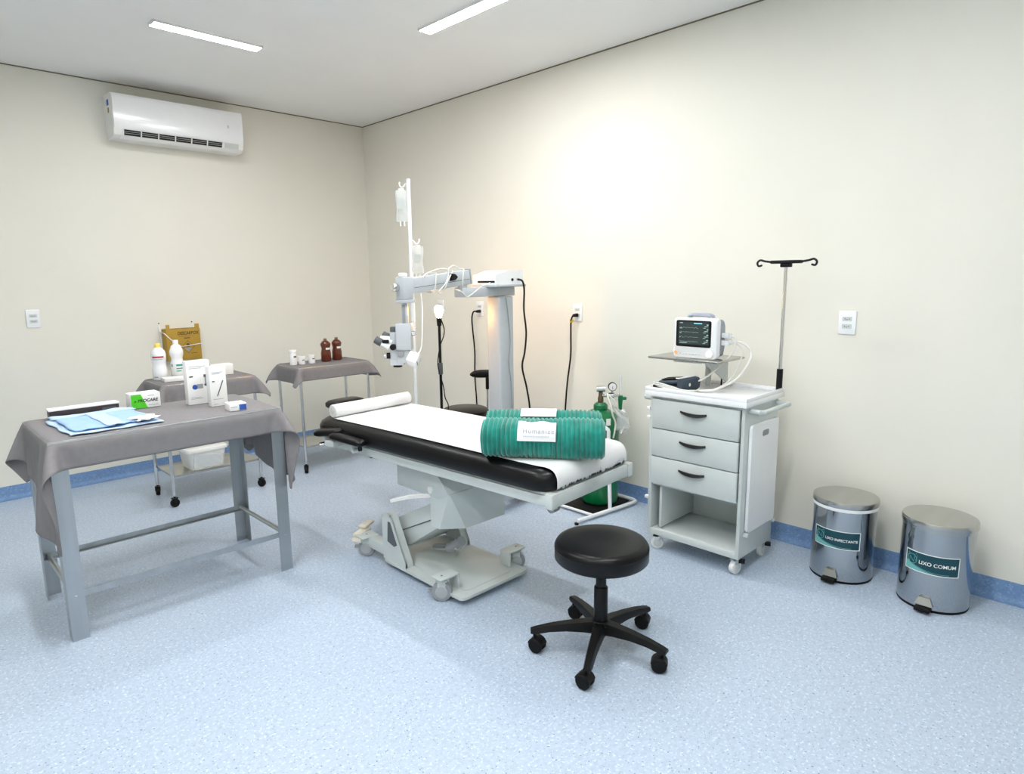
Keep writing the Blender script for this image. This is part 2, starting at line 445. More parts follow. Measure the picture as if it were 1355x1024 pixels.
def trolley(x0, x1, y0, y1, ztop, label, a0):
    t = thing('wheeled_trolley', ((x0+x1)/2, (y0+y1)/2, 0), label, 'trolley', 'steel trolleys by the left wall')
    i = 0
    for x in (x0, x1):
        for y in (y0, y1):
            B().cyl((x, y, .075), (x, y, ztop-.015), .0115, n=12).obj('leg', CHROME, t)
            caster(t, (x, y), .029, .024, a0+i*.9, BLACKR, BLACK, h=.08); i += 1
    B().span(x0-.012, x1+.012, y0-.012, y1+.012, ztop-.02, ztop, .003).obj('top_shelf', STEELD, t)
    B().span(x0+.005, x1-.005, y0+.005, y1-.005, .2, .212, .002).obj('lower_shelf', STEELD, t)
    return t
trolley(-2.265, -1.665, -1.03, -.67, .832, 'chrome trolley holding the two white bottles, a white bin on its lower shelf', .3)
trolley(-1.275, -.675, -.965, -.60, .836, 'chrome trolley in the corner carrying the brown bottles', 1.0)
cloth((-1.965, -.85, .84), 'grey cloth on the trolley with the white bottles', -2.28, -1.65, -1.045, -.655, .832, (.13, .12, .13, .1), 5)
cloth((-.975, -.78, .84), 'grey cloth on the corner trolley under the brown bottles', -1.29, -.66, -.98, -.585, .836, (.12, .11, .105, .1), 11)

# ------------------------------------------------------------------ things on the steel table
TT = TZ+.0075
# blue surgical drape pack
dp = thing('surgical_drape_pack', (-2.87, -2.28, TT), 'folded pale blue surgical drape pack on the front left of the steel table', 'drape')
def wavy(x0, x1, y0, y1, z, amp, nx, ny, ph, edge=.0, rot=0):
    cx, cy = (x0+x1)/2, (y0+y1)/2; rows = []
    for i in range(nx+1):
        rr = []
        for j in range(ny+1):
            u, v = i/nx, j/ny
            x, y = x0+(x1-x0)*u, y0+(y1-y0)*v
            y += edge*math.sin(u*17+ph)*(abs(v-.5)*2)**3; x += edge*math.sin(v*13+ph)*(abs(u-.5)*2)**3
            dx, dy = x-cx, y-cy
            rr.append((cx+dx*math.cos(rot)-dy*math.sin(rot), cy+dx*math.sin(rot)+dy*math.cos(rot), z+amp*(math.sin(u*9+ph)*math.cos(v*5+ph*2)+.6*math.sin(u*21+v*8+ph))*.6+amp))
        rows.append(rr)
    return rows
def sheet(rows, name, M, parent, th=.003):
    o = B().grid(rows).obj(name, M, parent, ang=180)
    s = o.modifiers.new('t', 'SOLIDIFY'); s.thickness = th; s.offset = 1
    return o
sheet(wavy(-3.06, -2.70, -2.475, -2.07, TT+.0015, .002, 26, 22, .3, .005, .05), 'outer_wrap', BLUED, dp, .004)
sheet(wavy(-3.035, -2.885, -2.45, -2.13, TT+.011, .0025, 14, 16, 1.2, .003, .03), 'folded_panel', BLUED2, dp, .006)
sheet(wavy(-2.865, -2.725, -2.43, -2.11, TT+.011, .0025, 14, 16, 2.1, .003, .06), 'folded_panel', BLUED2, dp, .006)
sheet(wavy(-2.915, -2.845, -2.46, -2.10, TT+.019, .002, 8, 16, 3.1, .003, .04), 'center_flap', BLUED, dp, .003)
sheet(wavy(-2.80, -2.70, -2.465, -2.36, TT+.019, .005, 12, 10, 4.1, .014, .2), 'paper_liner', PAPER, dp, .0015)
sheet(wavy(-3.05, -2.72, -2.125, -2.065, TT+.012, .004, 26, 6, .9, .01, .05), 'rolled_edge', BLUED, dp, .006)
# long dark box
db = thing('flat_carton', (-2.9, -1.99, TT), 'long low dark carton with a white lid behind the blue drape pack', 'box')
B().box((-2.9, -2.0, TT+.02), (.285, .055, .04), .001, M=rz(.02)).obj('carton_body', DKBOX, db)
B().box((-2.9, -1.995, TT+.044), (.29, .066, .008), .001, M=rz(.02)).obj('lid', WHITEM, db)
B().box((-2.8, -2.028, TT+.022), (.06, .0015, .014), M=rz(.02)).obj('print_panel', GREYD, db)
# glove box
gb = thing('glove_box', (-2.635, -1.985, TT), 'white and lime green carton lettered PROCARE on the steel table', 'box')
Mg = rz(.0); gx, gy = -2.637, -1.985; gf = gy-.0455
B().box((gx, gy, TT+.037), (.135, .09, .074), .0015, M=Mg).obj('carton_body', WHITEM, gb)
B().poly([(gx-.0672, gf-.0003, TT+.001), (gx+.006, gf-.0003, TT+.001), (gx-.022, gf-.0003, TT+.072), (gx-.0672, gf-.0003, TT+.072)]).obj('green_print', GREENP, gb)
B().text('n PROCARE', .021, lambda a, b: (gx-.055+a, gf-.0007, TT+.031+b), shear=.15, bold=.0006).obj('lettering', INK, gb)
bb = B()
for k in range(3): bb.span(gx+.01, gx+.055-.008*k, gf-.0006, gf-.0002, TT+.012+k*.022-(.0 if k < 2 else -.004), TT+.0145+k*.022-(.0 if k < 2 else -.004))
bb.obj('small_print', GINK, gb)
# two tall white cartons
def carton(x, y, wx, dy, h, rot, label):
    t = thing('product_carton', (x, y, TT), label, 'box', 'tall white cartons'); t.rotation_euler.z = rot
    B().span(x-wx/2, x+wx/2, y-dy/2, y+dy/2, TT, TT+h, .001).obj('carton_body', WHITEM, t)
    return t, y-dy/2
c1, f1 = carton(-2.408, -2.105, .115, .05, .225, -.02, 'taller white carton printed with jars and a blue device')
x_, z_ = -2.408, TT
B().span(x_+.028, x_+.05, f1-.001, f1-.0002, z_+.09, z_+.15).obj('printed_jar', GINK, c1)
B().span(x_+.024, x_+.054, f1-.0013, f1-.0008, z_+.138, z_+.152).obj('printed_lid', GREYD, c1)
B().span(x_+.024, x_+.054, f1-.0013, f1-.0008, z_+.094, z_+.103).obj('printed_band', GREYD, c1)
B().cyl((x_-.022, f1-.0002, z_+.09), (x_-.022, f1-.0009, z_+.09), .013, n=18).obj('printed_dial', BLUEP, c1)
B().span(x_-.012, x_+.018, f1-.0009, f1-.0002, z_+.081, z_+.104).obj('printed_device', GREYW, c1)
B().span(x_-.045, x_-.028, f1-.0009, f1-.0002, z_+.142, z_+.148).obj('printed_mark', INK, c1)
bb = B()
for zz, l in ((.195, .08), (.186, .06), (.035, .05), (.028, .06)): bb.span(x_-.045, x_-.045+l, f1-.0008, f1-.0002, z_+zz, z_+zz+.002)
bb.obj('small_print', GINK, c1)
c2, f2 = carton(-2.362, -2.24, .082, .045, .205, .03, 'narrower white carton printed with a dark pen')
x_ = -2.362
bb = B(); bb.poly([(x_-.012, f2-.0006, z_+.052), (x_-.007, f2-.0006, z_+.05), (x_+.026, f2-.0006, z_+.128), (x_+.021, f2-.0006, z_+.131)])
bb.obj('printed_pen', GREYD, c2)
B().span(x_-.03, x_-.018, f2-.0009, f2-.0002, z_+.125, z_+.13).obj('printed_mark', INK, c2)
bb = B()
for zz, l in ((.172, .055), (.165, .04), (.035, .05), (.01, .02)): bb.span(x_-.03, x_-.03+l, f2-.0008, f2-.0002, z_+zz, z_+zz+.002)
bb.obj('small_print', GINK, c2)
# small box
sb = thing('small_carton', (-2.345, -2.42, TT), 'small white carton with a blue print at the right end of the steel table', 'box')
sb.rotation_euler.z = -.08
B().span(-2.385, -2.305, -2.46, -2.38, TT, TT+.036, .001).obj('carton_body', WHITEM, sb)
B().span(-2.340, -2.306, -2.4608, -2.4601, TT+.002, TT+.03).obj('blue_print', BLUEP, sb)
B().span(-2.38, -2.35, -2.4606, -2.4601, TT+.018, TT+.021).obj('small_print', GINK, sb)
B().poly([(-2.37, -2.40, TT+.0366), (-2.32, -2.425, TT+.0366), (-2.32, -2.421, TT+.0366), (-2.37, -2.396, TT+.0366)]).obj('printed_pen', GINK, sb)

# ------------------------------------------------------------------ things on and by the trolley with bottles
T2 = .832+.0075
def bottle(x, y, z, prof, M, label, capm, cap, grp, name='bottle', n=26, nm='bottle'):
    t = thing(name, (x, y, z), label, 'bottle', grp)
    B().lathe(prof, (x, y, z), n).obj('bottle_body', M, t, ang=50)
    B().lathe(cap, (x, y, z), 20).obj('cap', capm, t)
    return t
p1 = [(.04, 0), (.046, .006), (.046, .075), (.041, .1), (.0405, .115), (.046, .14), (.047, .175), (.042, .2), (.022, .222), (.017, .226)]
flat = thing('flat_carton', (-2.14, -.93, T2), 'flat white carton lying in front of the two white bottles', 'box')
B().box((-2.125, -.905, T2+.0125), (.20, .09, .025), .0015, M=rz(-.06)).obj('carton_body', WHITEM, flat)
B().box((-2.05, -.9525, T2+.013), (.03, .001, .01), M=rz(-.06)).obj('small_print', GINK, flat)
b1 = bottle(-2.207, -.79, T2, p1, WHITE, 'white plastic bottle with a yellow cap and red printed band', YCAP, [(.019, .222), (.019, .247), (.017, .25)], 'white bottles')
def band(x, y, z0, z1, r, a0, a1, M, name, parent, n=10):
    return B().grid([[(x+r*math.cos(a0+(a1-a0)*i/n), y+r*math.sin(a0+(a1-a0)*i/n), z) for i in range(n+1)] for z in (z0, z1)]).obj(name, M, parent, flip=False)
aC = math.atan2(-5.612+.79, -3.576+2.2)
band(-2.207, -.79, T2+.156, T2+.166, .0474, aC-.9, aC+.7, REDP, 'red_band', b1)
band(-2.207, -.79, T2+.143, T2+.146, .0468, aC-.9, aC+.5, GINK, 'small_print', b1)
band(-2.207, -.79, T2+.022, T2+.026, .0464, aC-.9, aC-.3, INK, 'printed_mark', b1)
p2 = [(.038, 0), (.044, .006), (.0445, .1), (.037, .125), (.037, .14), (.044, .165), (.044, .19), (.03, .225), (.016, .236), (.016, .24)]
b2 = bottle(-2.085, -.77, T2, p2, WHITE, 'white plastic bottle with a white cap and turquoise label', WHITE, [(.018, .236), (.018, .262), (.016, .265)], 'white bottles')
band(-2.085, -.77, T2+.025, T2+.1, .0449, aC-1.1, aC+1.0, TRANSL, 'label', b2)
band(-2.085, -.77, T2+.085, T2+.098, .0453, aC-.2, aC+.9, TEALP, 'label_print', b2)
band(-2.085, -.77, T2+.065, T2+.072, .0453, aC-.2, aC+.9, TEALP, 'label_print', b2)
band(-2.085, -.77, T2+.048, T2+.054, .0453, aC-.2, aC+.5, TEALP, 'label_print', b2)
band(-2.085, -.77, T2+.08, T2+.1, .0453, aC-1.0, aC-.75, TEALP, 'label_print', b2)
wb = thing('small_carton', (-1.82, -.84, T2), 'white carton at the right of the bottle trolley behind the tall cartons', 'box')
B().box((-1.815, -.84, T2+.0375), (.14, .09, .075), .0015, M=rz(-.1)).obj('carton_body', WHITEM, wb)
B().box((-1.7445, -.848, T2+.045), (.001, .05, .03), M=rz(-.1)).obj('small_print', GINK, wb)
# sharps box in a wire wall holder
sx0, sx1, sy, sz0, sz1 = -1.945, -1.69, -.115, .885, 1.135
sbx = thing('sharps_box', ((sx0+sx1)/2, sy/2, sz0), 'yellow cardboard sharps box in a wire holder on the left wall', 'box')
B().span(sx0, sx1, sy, -.012, sz0, sz1, .002).obj('carton_body', YELLOW, sbx)
for a, b_ in ((sx0, sx0+.035), (sx1-.04, sx1)):
    B().span(a+.004, b_-.004, sy+.002, sy+.006, sz1, sz1+.035).obj('flap', YELLOW, sbx)
for a, b_ in ((sx0+.045, sx0+.10), (sx0+.125, sx0+.175), (sx0+.19, sx0+.225)):
    B().span(a, b_, sy+.005, sy+.02, sz1-.002, sz1+.0015).obj('slot', BROWNK, sbx)
B().text('DESCARBOX', .036, lambda a, b: (sx0+.083+a*.76, sy-.0006, sz1-.048+b), shear=.2, bold=.001).obj('lettering', BROWNK, sbx)
bb = B(); bb.span(sx0+.13, sx0+.175, sy-.0006, sy, sz1-.078, sz1-.072); bb.span(sx0+.09, sx0+.21, sy-.0006, sy, sz1-.062, sz1-.060); bb.span(sx0+.175, sx0+.22, sy-.0006, sy, sz0+.05, sz0+.053)
bb.obj('small_print', BROWNK, sbx)
cxx, czz = sx0+.155, sz1-.145
bb = B()
bb.tube([(cxx-.048, sy-.0008, czz), (cxx, sy-.0008, czz+.048), (cxx+.048, sy-.0008, czz), (cxx, sy-.0008, czz-.048)], .0014, 4, closed=True)
bb.obj('hazard_mark', BROWNK, sbx)
B().poly([(cxx-.03, sy-.0007, czz-.012), (cxx+.03, sy-.0007, czz-.012), (cxx+.0, sy-.0007, czz-.042)]).obj('hazard_print', GINK, sbx)
B().cyl((cxx, sy-.0004, czz+.014), (cxx, sy-.001, czz+.014), .013, n=14).obj('hazard_print', BROWNK, sbx)
wr = B()
wr.tube([(sx0-.012, -.004, sz1+.03), (sx0-.012, -.02, sz1-.02), (sx0-.012, sy-.006, sz1-.03), (sx0+.07, sy-.006, sz1-.125), (sx0+.11, sy-.006, sz1-.14), (sx1+.006, sy-.006, sz1-.125), (sx1+.008, -.05, sz1-.125), (sx1+.008, -.004, sz1-.125)], .0032, 6)
wr.tube([(sx1-.02, -.004, sz1+.045), (sx1+.008, -.006, sz1-.125)], .003, 6)
wr.tube([(sx0-.012, -.03, sz1-.125), (sx0-.012, -.03, sz0-.006), (sx1+.008, -.03, sz0-.006), (sx1+.008, -.03, sz1-.125)], .0032, 6)
wr.tube([(sx0-.012, -.03, sz1-.125), (sx0-.012, -.004, sz1+.03)], .0032, 6)
wr.obj('wire_holder', WHITE, sbx)
for x in (sx0-.012, sx1-.02):
    B().cyl((x, 0, sz1+.045), (x, -.007, sz1+.045), .0045, n=10).obj('screw', INK, sbx)
# plastic bin on the lower shelf
pb = thing('plastic_tub', (-2.02, -.9, .212), 'white plastic tub wrapped in a bag on the lower shelf of the bottle trolley', 'tub')
def rrect(x0, x1, y0, y1, z, r, n=4):
    pts = []
    for cx, cy, a in ((x1-r, y1-r, 0), (x0+r, y1-r, 90), (x0+r, y0+r, 180), (x1-r, y0+r, 270)):
        for k in range(n+1):
            t = R(a+90*k/n); pts.append((cx+r*math.cos(t), cy+r*math.sin(t), z))
    return pts
def tubl(g, z, r=.03): return rrect(-2.02-.105-g, -2.02+.105+g, -.90-.1-g*.8, -.90+.1+g*.8, z, r)
B().loft([tubl(0, .213), tubl(.004, .218), tubl(.022, .335), tubl(.024, .34), tubl(.034, .342), tubl(.034, .362), tubl(.028, .366)]).obj('tub_body', TRANSL, pb, ang=40)
rows = []
for i in range(15):
    rr = []
    for j in range(9):
        u, v = i/14, j/8
        rr.append((-2.12+.2*u, -1.004-.016*v-.006*abs(math.sin(u*11+v*6)), .22+.12*v*(1-.25*u)))
    rows.append(rr)
sheet(rows, 'bag_fold', FLUID, pb, .0008)

# ------------------------------------------------------------------ things on the corner trolley
T3 = .836+.0075
def pot(x, y, r, h, label, cat='jar', name='jar'):
    t = thing(name, (x, y, T3), label, cat, 'white jars on the corner trolley')
    B().lathe([(r*.95, 0), (r, .004), (r, h*.78), (r*.96, h*.8)], (x, y, T3), 22).obj('jar_body', WHITE, t)
    B().lathe([(r*1.0, h*.8), (r*1.02, h*.81), (r*1.02, h*.97), (r*.95, h)], (x, y, T3), 22).obj('lid', WHITE, t)
    a = math.atan2(-5.612-y, -3.576-x)
    band(x, y, T3+h*.5, T3+h*.62, r*1.012, a+.1, a+.9, GREYD, 'label_print', t)
    return t
pot(-1.235, -.785, .029, .118, 'tall white canister on the corner trolley', 'canister', 'canister')
pot(-1.172, -.80, .027, .063, 'short white jar beside the tall white canister')
pot(-1.085, -.80, .027, .068, 'short white jar nearest the brown bottles')
pb_ = [(.036, 0), (.041, .006), (.040, .07), (.034, .1), (.035, .115), (.041, .135), (.041, .145), (.026, .165), (.014, .172)]
for x, y, l in ((-.945, -.775, 'amber brown bottle next to the short white jar'), (-.83, -.75, 'amber brown bottle at the right end of the corner trolley')):
    t = bottle(x, y, T3, pb_, BROWN, l, W_('amber_cap', (120, 96, 74), .4), [(.0135, .172), (.0135, .186), (.012, .188)], 'brown bottles')
    a = math.atan2(-5.612-y, -3.576-x)
    band(x, y, T3+.098, T3+.114, .0365, a+.05, a+1.1, WHITEM, 'label', t)

# ------------------------------------------------------------------ operating bed
TH = R(3.87); ez, dz_ = Vector((math.cos(TH), math.sin(TH), 0)), Vector((-math.sin(TH), math.cos(TH), 0))
FOOT = Vector((-1.490, -3.985, 0))
def bt(u, v, z): q = FOOT+ez*u+dz_*v; return (q.x, q.y, z)
bed = thing('operating_bed', (-1.57, -3.1, 0), 'black padded operating bed on a pale grey lifting base', 'bed')
MZ = .762
def outline(ins, z, hw=.318, v0=.0, v1=1.655):
    pts = []
    hw -= ins; v0 += ins; v1 -= ins
    for cu, cv, r, a in ((hw, v1, .12, 0), (-hw, v1, .12, 90), (-hw, v0, .085, 180), (hw, v0, .085, 270)):
        su = 1 if cu > 0 else -1; sv = 1 if cv > v0+.1 else -1
        for k in range(7):
            t = R(a+90*k/6)
            pts.append(bt(cu-su*r+r*math.cos(t), cv-sv*r+r*math.sin(t), z))
    return pts
B().loft([outline(.014, .668), outline(.004, .676), outline(0, .695), outline(0, .722), outline(.008, .742), outline(.026, .756), outline(.055, MZ)]).obj('mattress', VINYLB, bed, ang=60)
Mb = rz(TH)
def bbox(u0, u1, v0, v1, z0, z1, bev=.003):
    return B().box(bt((u0+u1)/2, (v0+v1)/2, (z0+z1)/2), (u1-u0, v1-v0, z1-z0), bev, M=Mb)
bbox(-.285, .285, .02, 1.60, .655, .668).obj('support_panel', GREYP, bed)
for s in (-1, 1):
    bbox(min(s*.25, s*.292), max(s*.25, s*.292), .005, 1.60, .612, .655).obj('side_rail', GREYP, bed)
    bbox(min(s*.262, s*.300), max(s*.262, s*.300), -.012, .022, .606, .668, .004).obj('corner_block', GREYP, bed)
bbox(-.262, .262, -.008, .012, .609, .668).obj('foot_rail', GREYP, bed)
bbox(-.25, .25, 1.57, 1.60, .612, .655).obj('head_rail', GREYP, bed)
B().cyl(bt(-.255, .03, .592), bt(-.215, .03, .592), .018, n=14).obj('roller', GREYW, bed)
# lifting column covers
def yz(pts, x0, x1, name, M=GREYP, bev=.004):
    b = B().prism(pts, 0, x0, x1)
    bmesh.ops.bevel(b.bm, geom=list(b.bm.edges), offset=bev, segments=2, profile=.5, affect='EDGES')
    return b.obj(name, M, bed)
yz([(-2.93, .612), (-2.93, .465), (-3.27, .465), (-3.345, .505), (-3.235, .612)], -1.76, -1.40, 'upper_cover')
B().loft([[(-1.757, -3.20, .314), (-1.757, -3.265, .314), (-1.662, -3.35, .314), (-1.402, -3.35, .314), (-1.402, -3.20, .314)],
          [(-1.757, -3.20, .464), (-1.757, -3.325, .464), (-1.735, -3.349, .464), (-1.402, -3.349, .464), (-1.402, -3.20, .464)],
          [(-1.757, -3.20, .503), (-1.757, -3.338, .503), (-1.752, -3.344, .503), (-1.402, -3.344, .503), (-1.402, -3.20, .503)]]).obj('column_cover', GREYP, bed, ang=20)
B().cyl((-1.7605, -3.21, .50), (-1.767, -3.21, .50), .017, n=20).obj('round_plug', WHITEM, bed)
# lifting arm
yz([(-2.83, .155), (-2.80, .23), (-3.19, .425), (-3.27, .40), (-3.285, .345), (-2.90, .095)], -1.71, -1.43, 'lift_arm', GREYP, .006)
yz([(-2.832, .162), (-3.27, .372), (-3.266, .378), (-2.832, .168)], -1.7125, -1.4275, 'arm_seam', GREYD, .0005)
yz([(-2.86, .245), (-3.05, .33), (-3.06, .315), (-2.86, .225)], -1.66, -1.6, 'inner_link', GREYD, .004)
B().tube([(-1.60, -3.22, .16), (-1.60, -3.02, .10)], .018, 12).obj('hydraulic_cylinder', CHROME, bed)
B().tube([(-1.60, -3.24, .20), (-1.60, -3.14, .13)], .026, 12).obj('hydraulic_sleeve', GREYW, bed)
# base tray
def rr2(x0, x1, y0, y1, z, r): return rrect(x0, x1, y0, y1, z, r)
B().loft([rr2(-1.80, -1.36, -3.475, -2.82, .03, .03), rr2(-1.80, -1.36, -3.475, -2.82, .044, .03)]).obj('base_plate', GREYP, bed)
B().loft([rr2(-1.74, -1.42, -3.43, -2.88, .0445, .03), rr2(-1.74, -1.42, -3.43, -2.88, .0465, .03)]).obj('base_inlay', GREYP, bed)
for x, s in ((-1.795, 1), (-1.365, -1)):
    gus = B().prism([(-2.825, .044), (-2.825, .285), (-2.865, .305), (-2.905, .297), (-3.025, .07), (-3.025, .044)], 0, x, x+s*.01).obj('gusset', GREYP, bed)
    fl = B()
    fl.prism([(-2.905, .297), (-3.025, .07), (-3.025, .044), (-3.012, .044), (-3.012, .07), (-2.893, .297)], 0, x-s*.002, x+s*.045)
    fl.prism([(-2.865, .305), (-2.905, .297), (-2.905, .288), (-2.865, .295)], 0, x-s*.002, x+s*.045)
    fl.prism([(-2.825, .285), (-2.865, .305), (-2.862, .295), (-2.831, .28)], 0, x-s*.002, x+s*.045)
    fl.obj('gusset_flange', GREYP, gus)
    B().prism([(-2.87, .15), (-2.88, .26), (-2.90, .26), (-2.955, .15), (-2.93, .135)], 0, x-s*.0015, x).obj('cut_out', GREYD, gus)
# casters with brackets
for x, y, a, s in ((-1.815, -3.345, R(-48), -1), (-1.335, -3.36, R(-40), 1), (-1.785, -2.65, R(-52), -1), (-1.345, -2.66, R(-30), 1)):
    br = B()
    if y < -3:
        br.span(x-.035, x+s*-.08 if s < 0 else x+.035, y-.035, y+.035, .112, .122, .003) if s < 0 else br.span(x-.08, x+.035, y-.035, y+.035, .112, .122, .003)
        xi = x-s*.075
        br.span(xi-.006, xi+.006, y-.035, y+.035, .04, .12, .003)
    else:
        br.span(x-.05, x+.05, y-.04, y+.04, .112, .122, .003); br.span(x-s*.02-.03, x-s*.02+.03, y-.18, y-.03, .06, .118, .004)
    bo = br.obj('caster_bracket', GREYP, bed)
    B().cyl((x, y, .1225), (x, y, .1235), .005, n=8).obj('bracket_bolt', GREYD, bo)
    c = caster(bed, (x, y), .048, .034, a, GREYW, GREYP, hub=W_('hub_grey', (176, 180, 182), .5), h=.112)
    d = Vector((math.cos(a), math.sin(a), 0))
    B().box(Vector((x, y, .05))-d*.055, (.03, .02, .016), .003, M=rz(a)).obj('brake_tab', GREYW, c)
pd = B(); pd.box((-1.775, -2.585, .115), (.12, .05, .016), .005, M=rz(.5)); pd.box((-1.72, -2.545, .135), (.10, .05, .014), .005, M=rz(.5)); pd.box((-1.82, -2.62, .095), (.05, .06, .022), .006, M=rz(.5))
pd.obj('brake_pedal', CREAMP, bed)
lv = B(); lv.tube([(-1.86, -3.02, .425), (-1.85, -3.16, .475), (-1.74, -3.2, .465)], .012, 4); lv.obj('height_lever', WHITEM, bed)
# arm pads near the head end
def pad(c, l, wd, h, ang, tilt, name='arm_pad'):
    b = B(); M = rz(ang) @ Matrix.Rotation(tilt, 3, 'Y')
    loops = []
    for k, (ins, z) in enumerate(((.012, -.5), (.0, -.25), (0, .15), (.012, .4), (.03, .5))):
        lp = []
        for q in rrect(-l/2+ins, l/2-ins, -wd/2+ins, wd/2-ins, z*h, .03, 5): lp.append(tuple(Vector(c)+M @ Vector(q)))
        loops.append(lp)
    return b.loft(loops).obj(name, VINYLB, bed, ang=60)
pad((-1.905, -2.735, .70), .24, .10, .036, R(-78), R(4))
pad((-1.925, -2.575, .715), .17, .10, .036, R(-60), R(-6))
bk = B(); bk.tube([(-1.78, -2.75, .635), (-1.90, -2.75, .635), (-1.905, -2.73, .685)], .013, 8); bk.obj('pad_bracket', GREYP, bed)
B().box((-1.90, -2.60, .66), (.12, .07, .035), .006, M=rz(.2)).obj('pad_clamp', GREYP, bed)
B().cyl((-1.90, -2.82, .65), (-1.90, -2.82, .685), .011, n=10).obj('pad_knob', BLACK, bed)
B().cyl((-1.985, -2.56, .648), (-1.945, -2.57, .648), .016, n=12).obj('clamp_knob', CHROME, bed)
pad((-1.60, -2.185, .772), .22, .14, .05, R(3.9), 0, 'headrest')
B().box((-1.605, -2.29, .70), (.1, .26, .025), .004, M=Mb).obj('headrest_bracket', GREYP, bed)
B().cyl((-1.60, -2.2, .70), (-1.60, -2.2, .752), .015, n=12).obj('headrest_post', CHROME, bed)

# paper roll and sheet
pr = thing('paper_roll', bt(-.01, 1.51, MZ), 'white paper roll across the bed head with its sheet over the mattress', 'paper')
RC = MZ+.004+.036
B().lathe([(.014, -.262), (.033, -.262), (.036, -.258), (.036, .258), (.033, .262), (.014, .262)], bt(-.01, 1.51, RC), 30, ez).obj('roll', PAPER, pr)
B().lathe([(.010, -.264), (.0135, -.264), (.0135, .264), (.010, .264)], bt(-.01, 1.51, RC), 20, ez, cap=False).obj('core_tube', GREYP, pr)
rows = []; prof = []
for k in range(60): prof.append((1.50-1.44*k/59, MZ+.004))
prof += [(.045, .7655), (.026, .762), (.012, .755), (.002, .744), (-.006, .728), (-.0075, .71), (-.0075, .69), (-.006, .681)]
rng = random.Random(3)
NU = 60
jag = [rng.uniform(-.008, .012) for _ in range(NU+1)]
for k, (v, z) in enumerate(prof):
    rr = []
    for i in range(NU+1):
        u = -.272+.532*i/NU
        e = abs(u)/.27
        zz = z+.0010*math.sin(v*14+u*9)*(1-e)+.0008*math.sin(u*31+v*5)
        if k == len(prof)-1: zz += jag[i]
        zz -= max(0, e-.93)*.02
        vv = v
        uu = u*(1+.012*math.sin(v*4+.6))
        if v < .09: uu *= 1-.09*(1-v/.09)*max(0, e-.5)
        rr.append(bt(uu, vv, zz+.001))
    rows.append(rr)
o = B().grid(rows).obj('paper_sheet', PAPER, pr, ang=180)
so = o.modifiers.new('t', 'SOLIDIFY'); so.thickness = .0008; so.offset = 1

# teal rolled blankets
def towel(a, b, r, label, tagoff, seed):
    a, b = Vector(a), Vector(b); ax = (b-a).normalized(); L = (b-a).length; c = (a+b)/2
    t = thing('rolled_blanket', (c.x, c.y, c.z-r), label, 'blanket', 'teal rolled blankets')
    side = Vector((ax.y, -ax.x, 0)); upv = Vector((0, 0, 1)); rg = random.Random(seed)
    n = 40; loops = []; nr = int(L/.019); M = nr*6
    for i in range(M+1):
        s = i/M; x = s*L
        rib = .0095*abs(math.cos(math.pi*x/.019))**.8
        en = min(1, min(s, 1-s)*L/.016); en = math.sqrt(max(.0, 1-(1-en)**2))
        base = r*(.72+.28*en)
        lp = []
        for k in range(n):
            th = 2*math.pi*k/n
            q = base+rib-.0075+.003*math.sin(2*th+x*9+seed)+.002*math.sin(5*th-x*17)
            cz = q*math.sin(th)
            if cz < -r*.9: cz = -r*.9+(cz+r*.9)*.2
            lp.append(tuple(a+ax*x+side*(q*1.04*math.cos(th))+upv*(cz+.0)))
        loops.append(lp)
    B().loft(loops).obj('blanket_roll', TEALF, t, ang=80)
    fd = B(); pts = []
    for i in range(nr*4+1):
        x = .006+(L-.012)*i/(nr*4); th = 2.55
        q = r+.002+.003*abs(math.cos(math.pi*x/.019))
        pts.append(a+ax*x+side*(q*math.cos(th))+upv*(q*math.sin(th)))
    fd.tube(pts, .007, 8).obj('fold_edge', TEALF, t)
    # white paper tag wrapped on the front
    w2 = .078; th0, th1 = tagoff
    def P(s, th, off=.007):
        q = r+off; return a+ax*(L*.46+s)+side*(q*1.04*math.cos(th))+upv*(q*math.sin(th))
    rows = []
    for i in range(13):
        s = -w2+2*w2*i/12; rr = []
        for j in range(9):
            th = th0+(th1-th0)*j/8
            if j == 8: th += .05*math.sin(i*.9+seed)
            rr.append(P(s, th))
        rows.append(rr)
    lb = B().grid(rows).obj('paper_tag', PAPER, t, ang=180, flip=False)
    return t, P, lb
FT_A, FT_B = Vector((-1.805, -3.645, MZ+.082)), Vector((-1.50, -4.053, MZ+.082))
tw, P1, lb1 = towel(FT_A, FT_B, .083, 'teal ribbed blanket rolled in front on the bed, its white tag facing out', (R(6), R(62)), 1)
# the tag runs along the roll towards the foot end: from the viewer's side text reads along +axis
B().text('Humanize', .026, lambda x, y: P1(x-.056, R(26)+y/.083, .0097), spacing=1.25).obj('lettering', GINK, lb1)
bb = B(); rg = random.Random(5); s = -.052
while s < .05:
    l = rg.uniform(.003, .006)
    q = [P1(s, R(17), .0093), P1(s+l, R(17), .0093), P1(s+l, R(17)+.055, .0093), P1(s, R(17)+.055, .0093)]
    bb.poly(q); s += l+.0022
bb.obj('small_print', W_('pale_ink', (188, 194, 200), .6), lb1)
perp = Vector((.8, .6, 0)).normalized()
towel(FT_A+perp*.174+Vector((-.004, .02, 0)), FT_B+perp*.174+Vector((.012, .03, 0)), .078, 'teal ribbed blanket rolled behind the front one on the bed', (R(48), R(100)), 2)

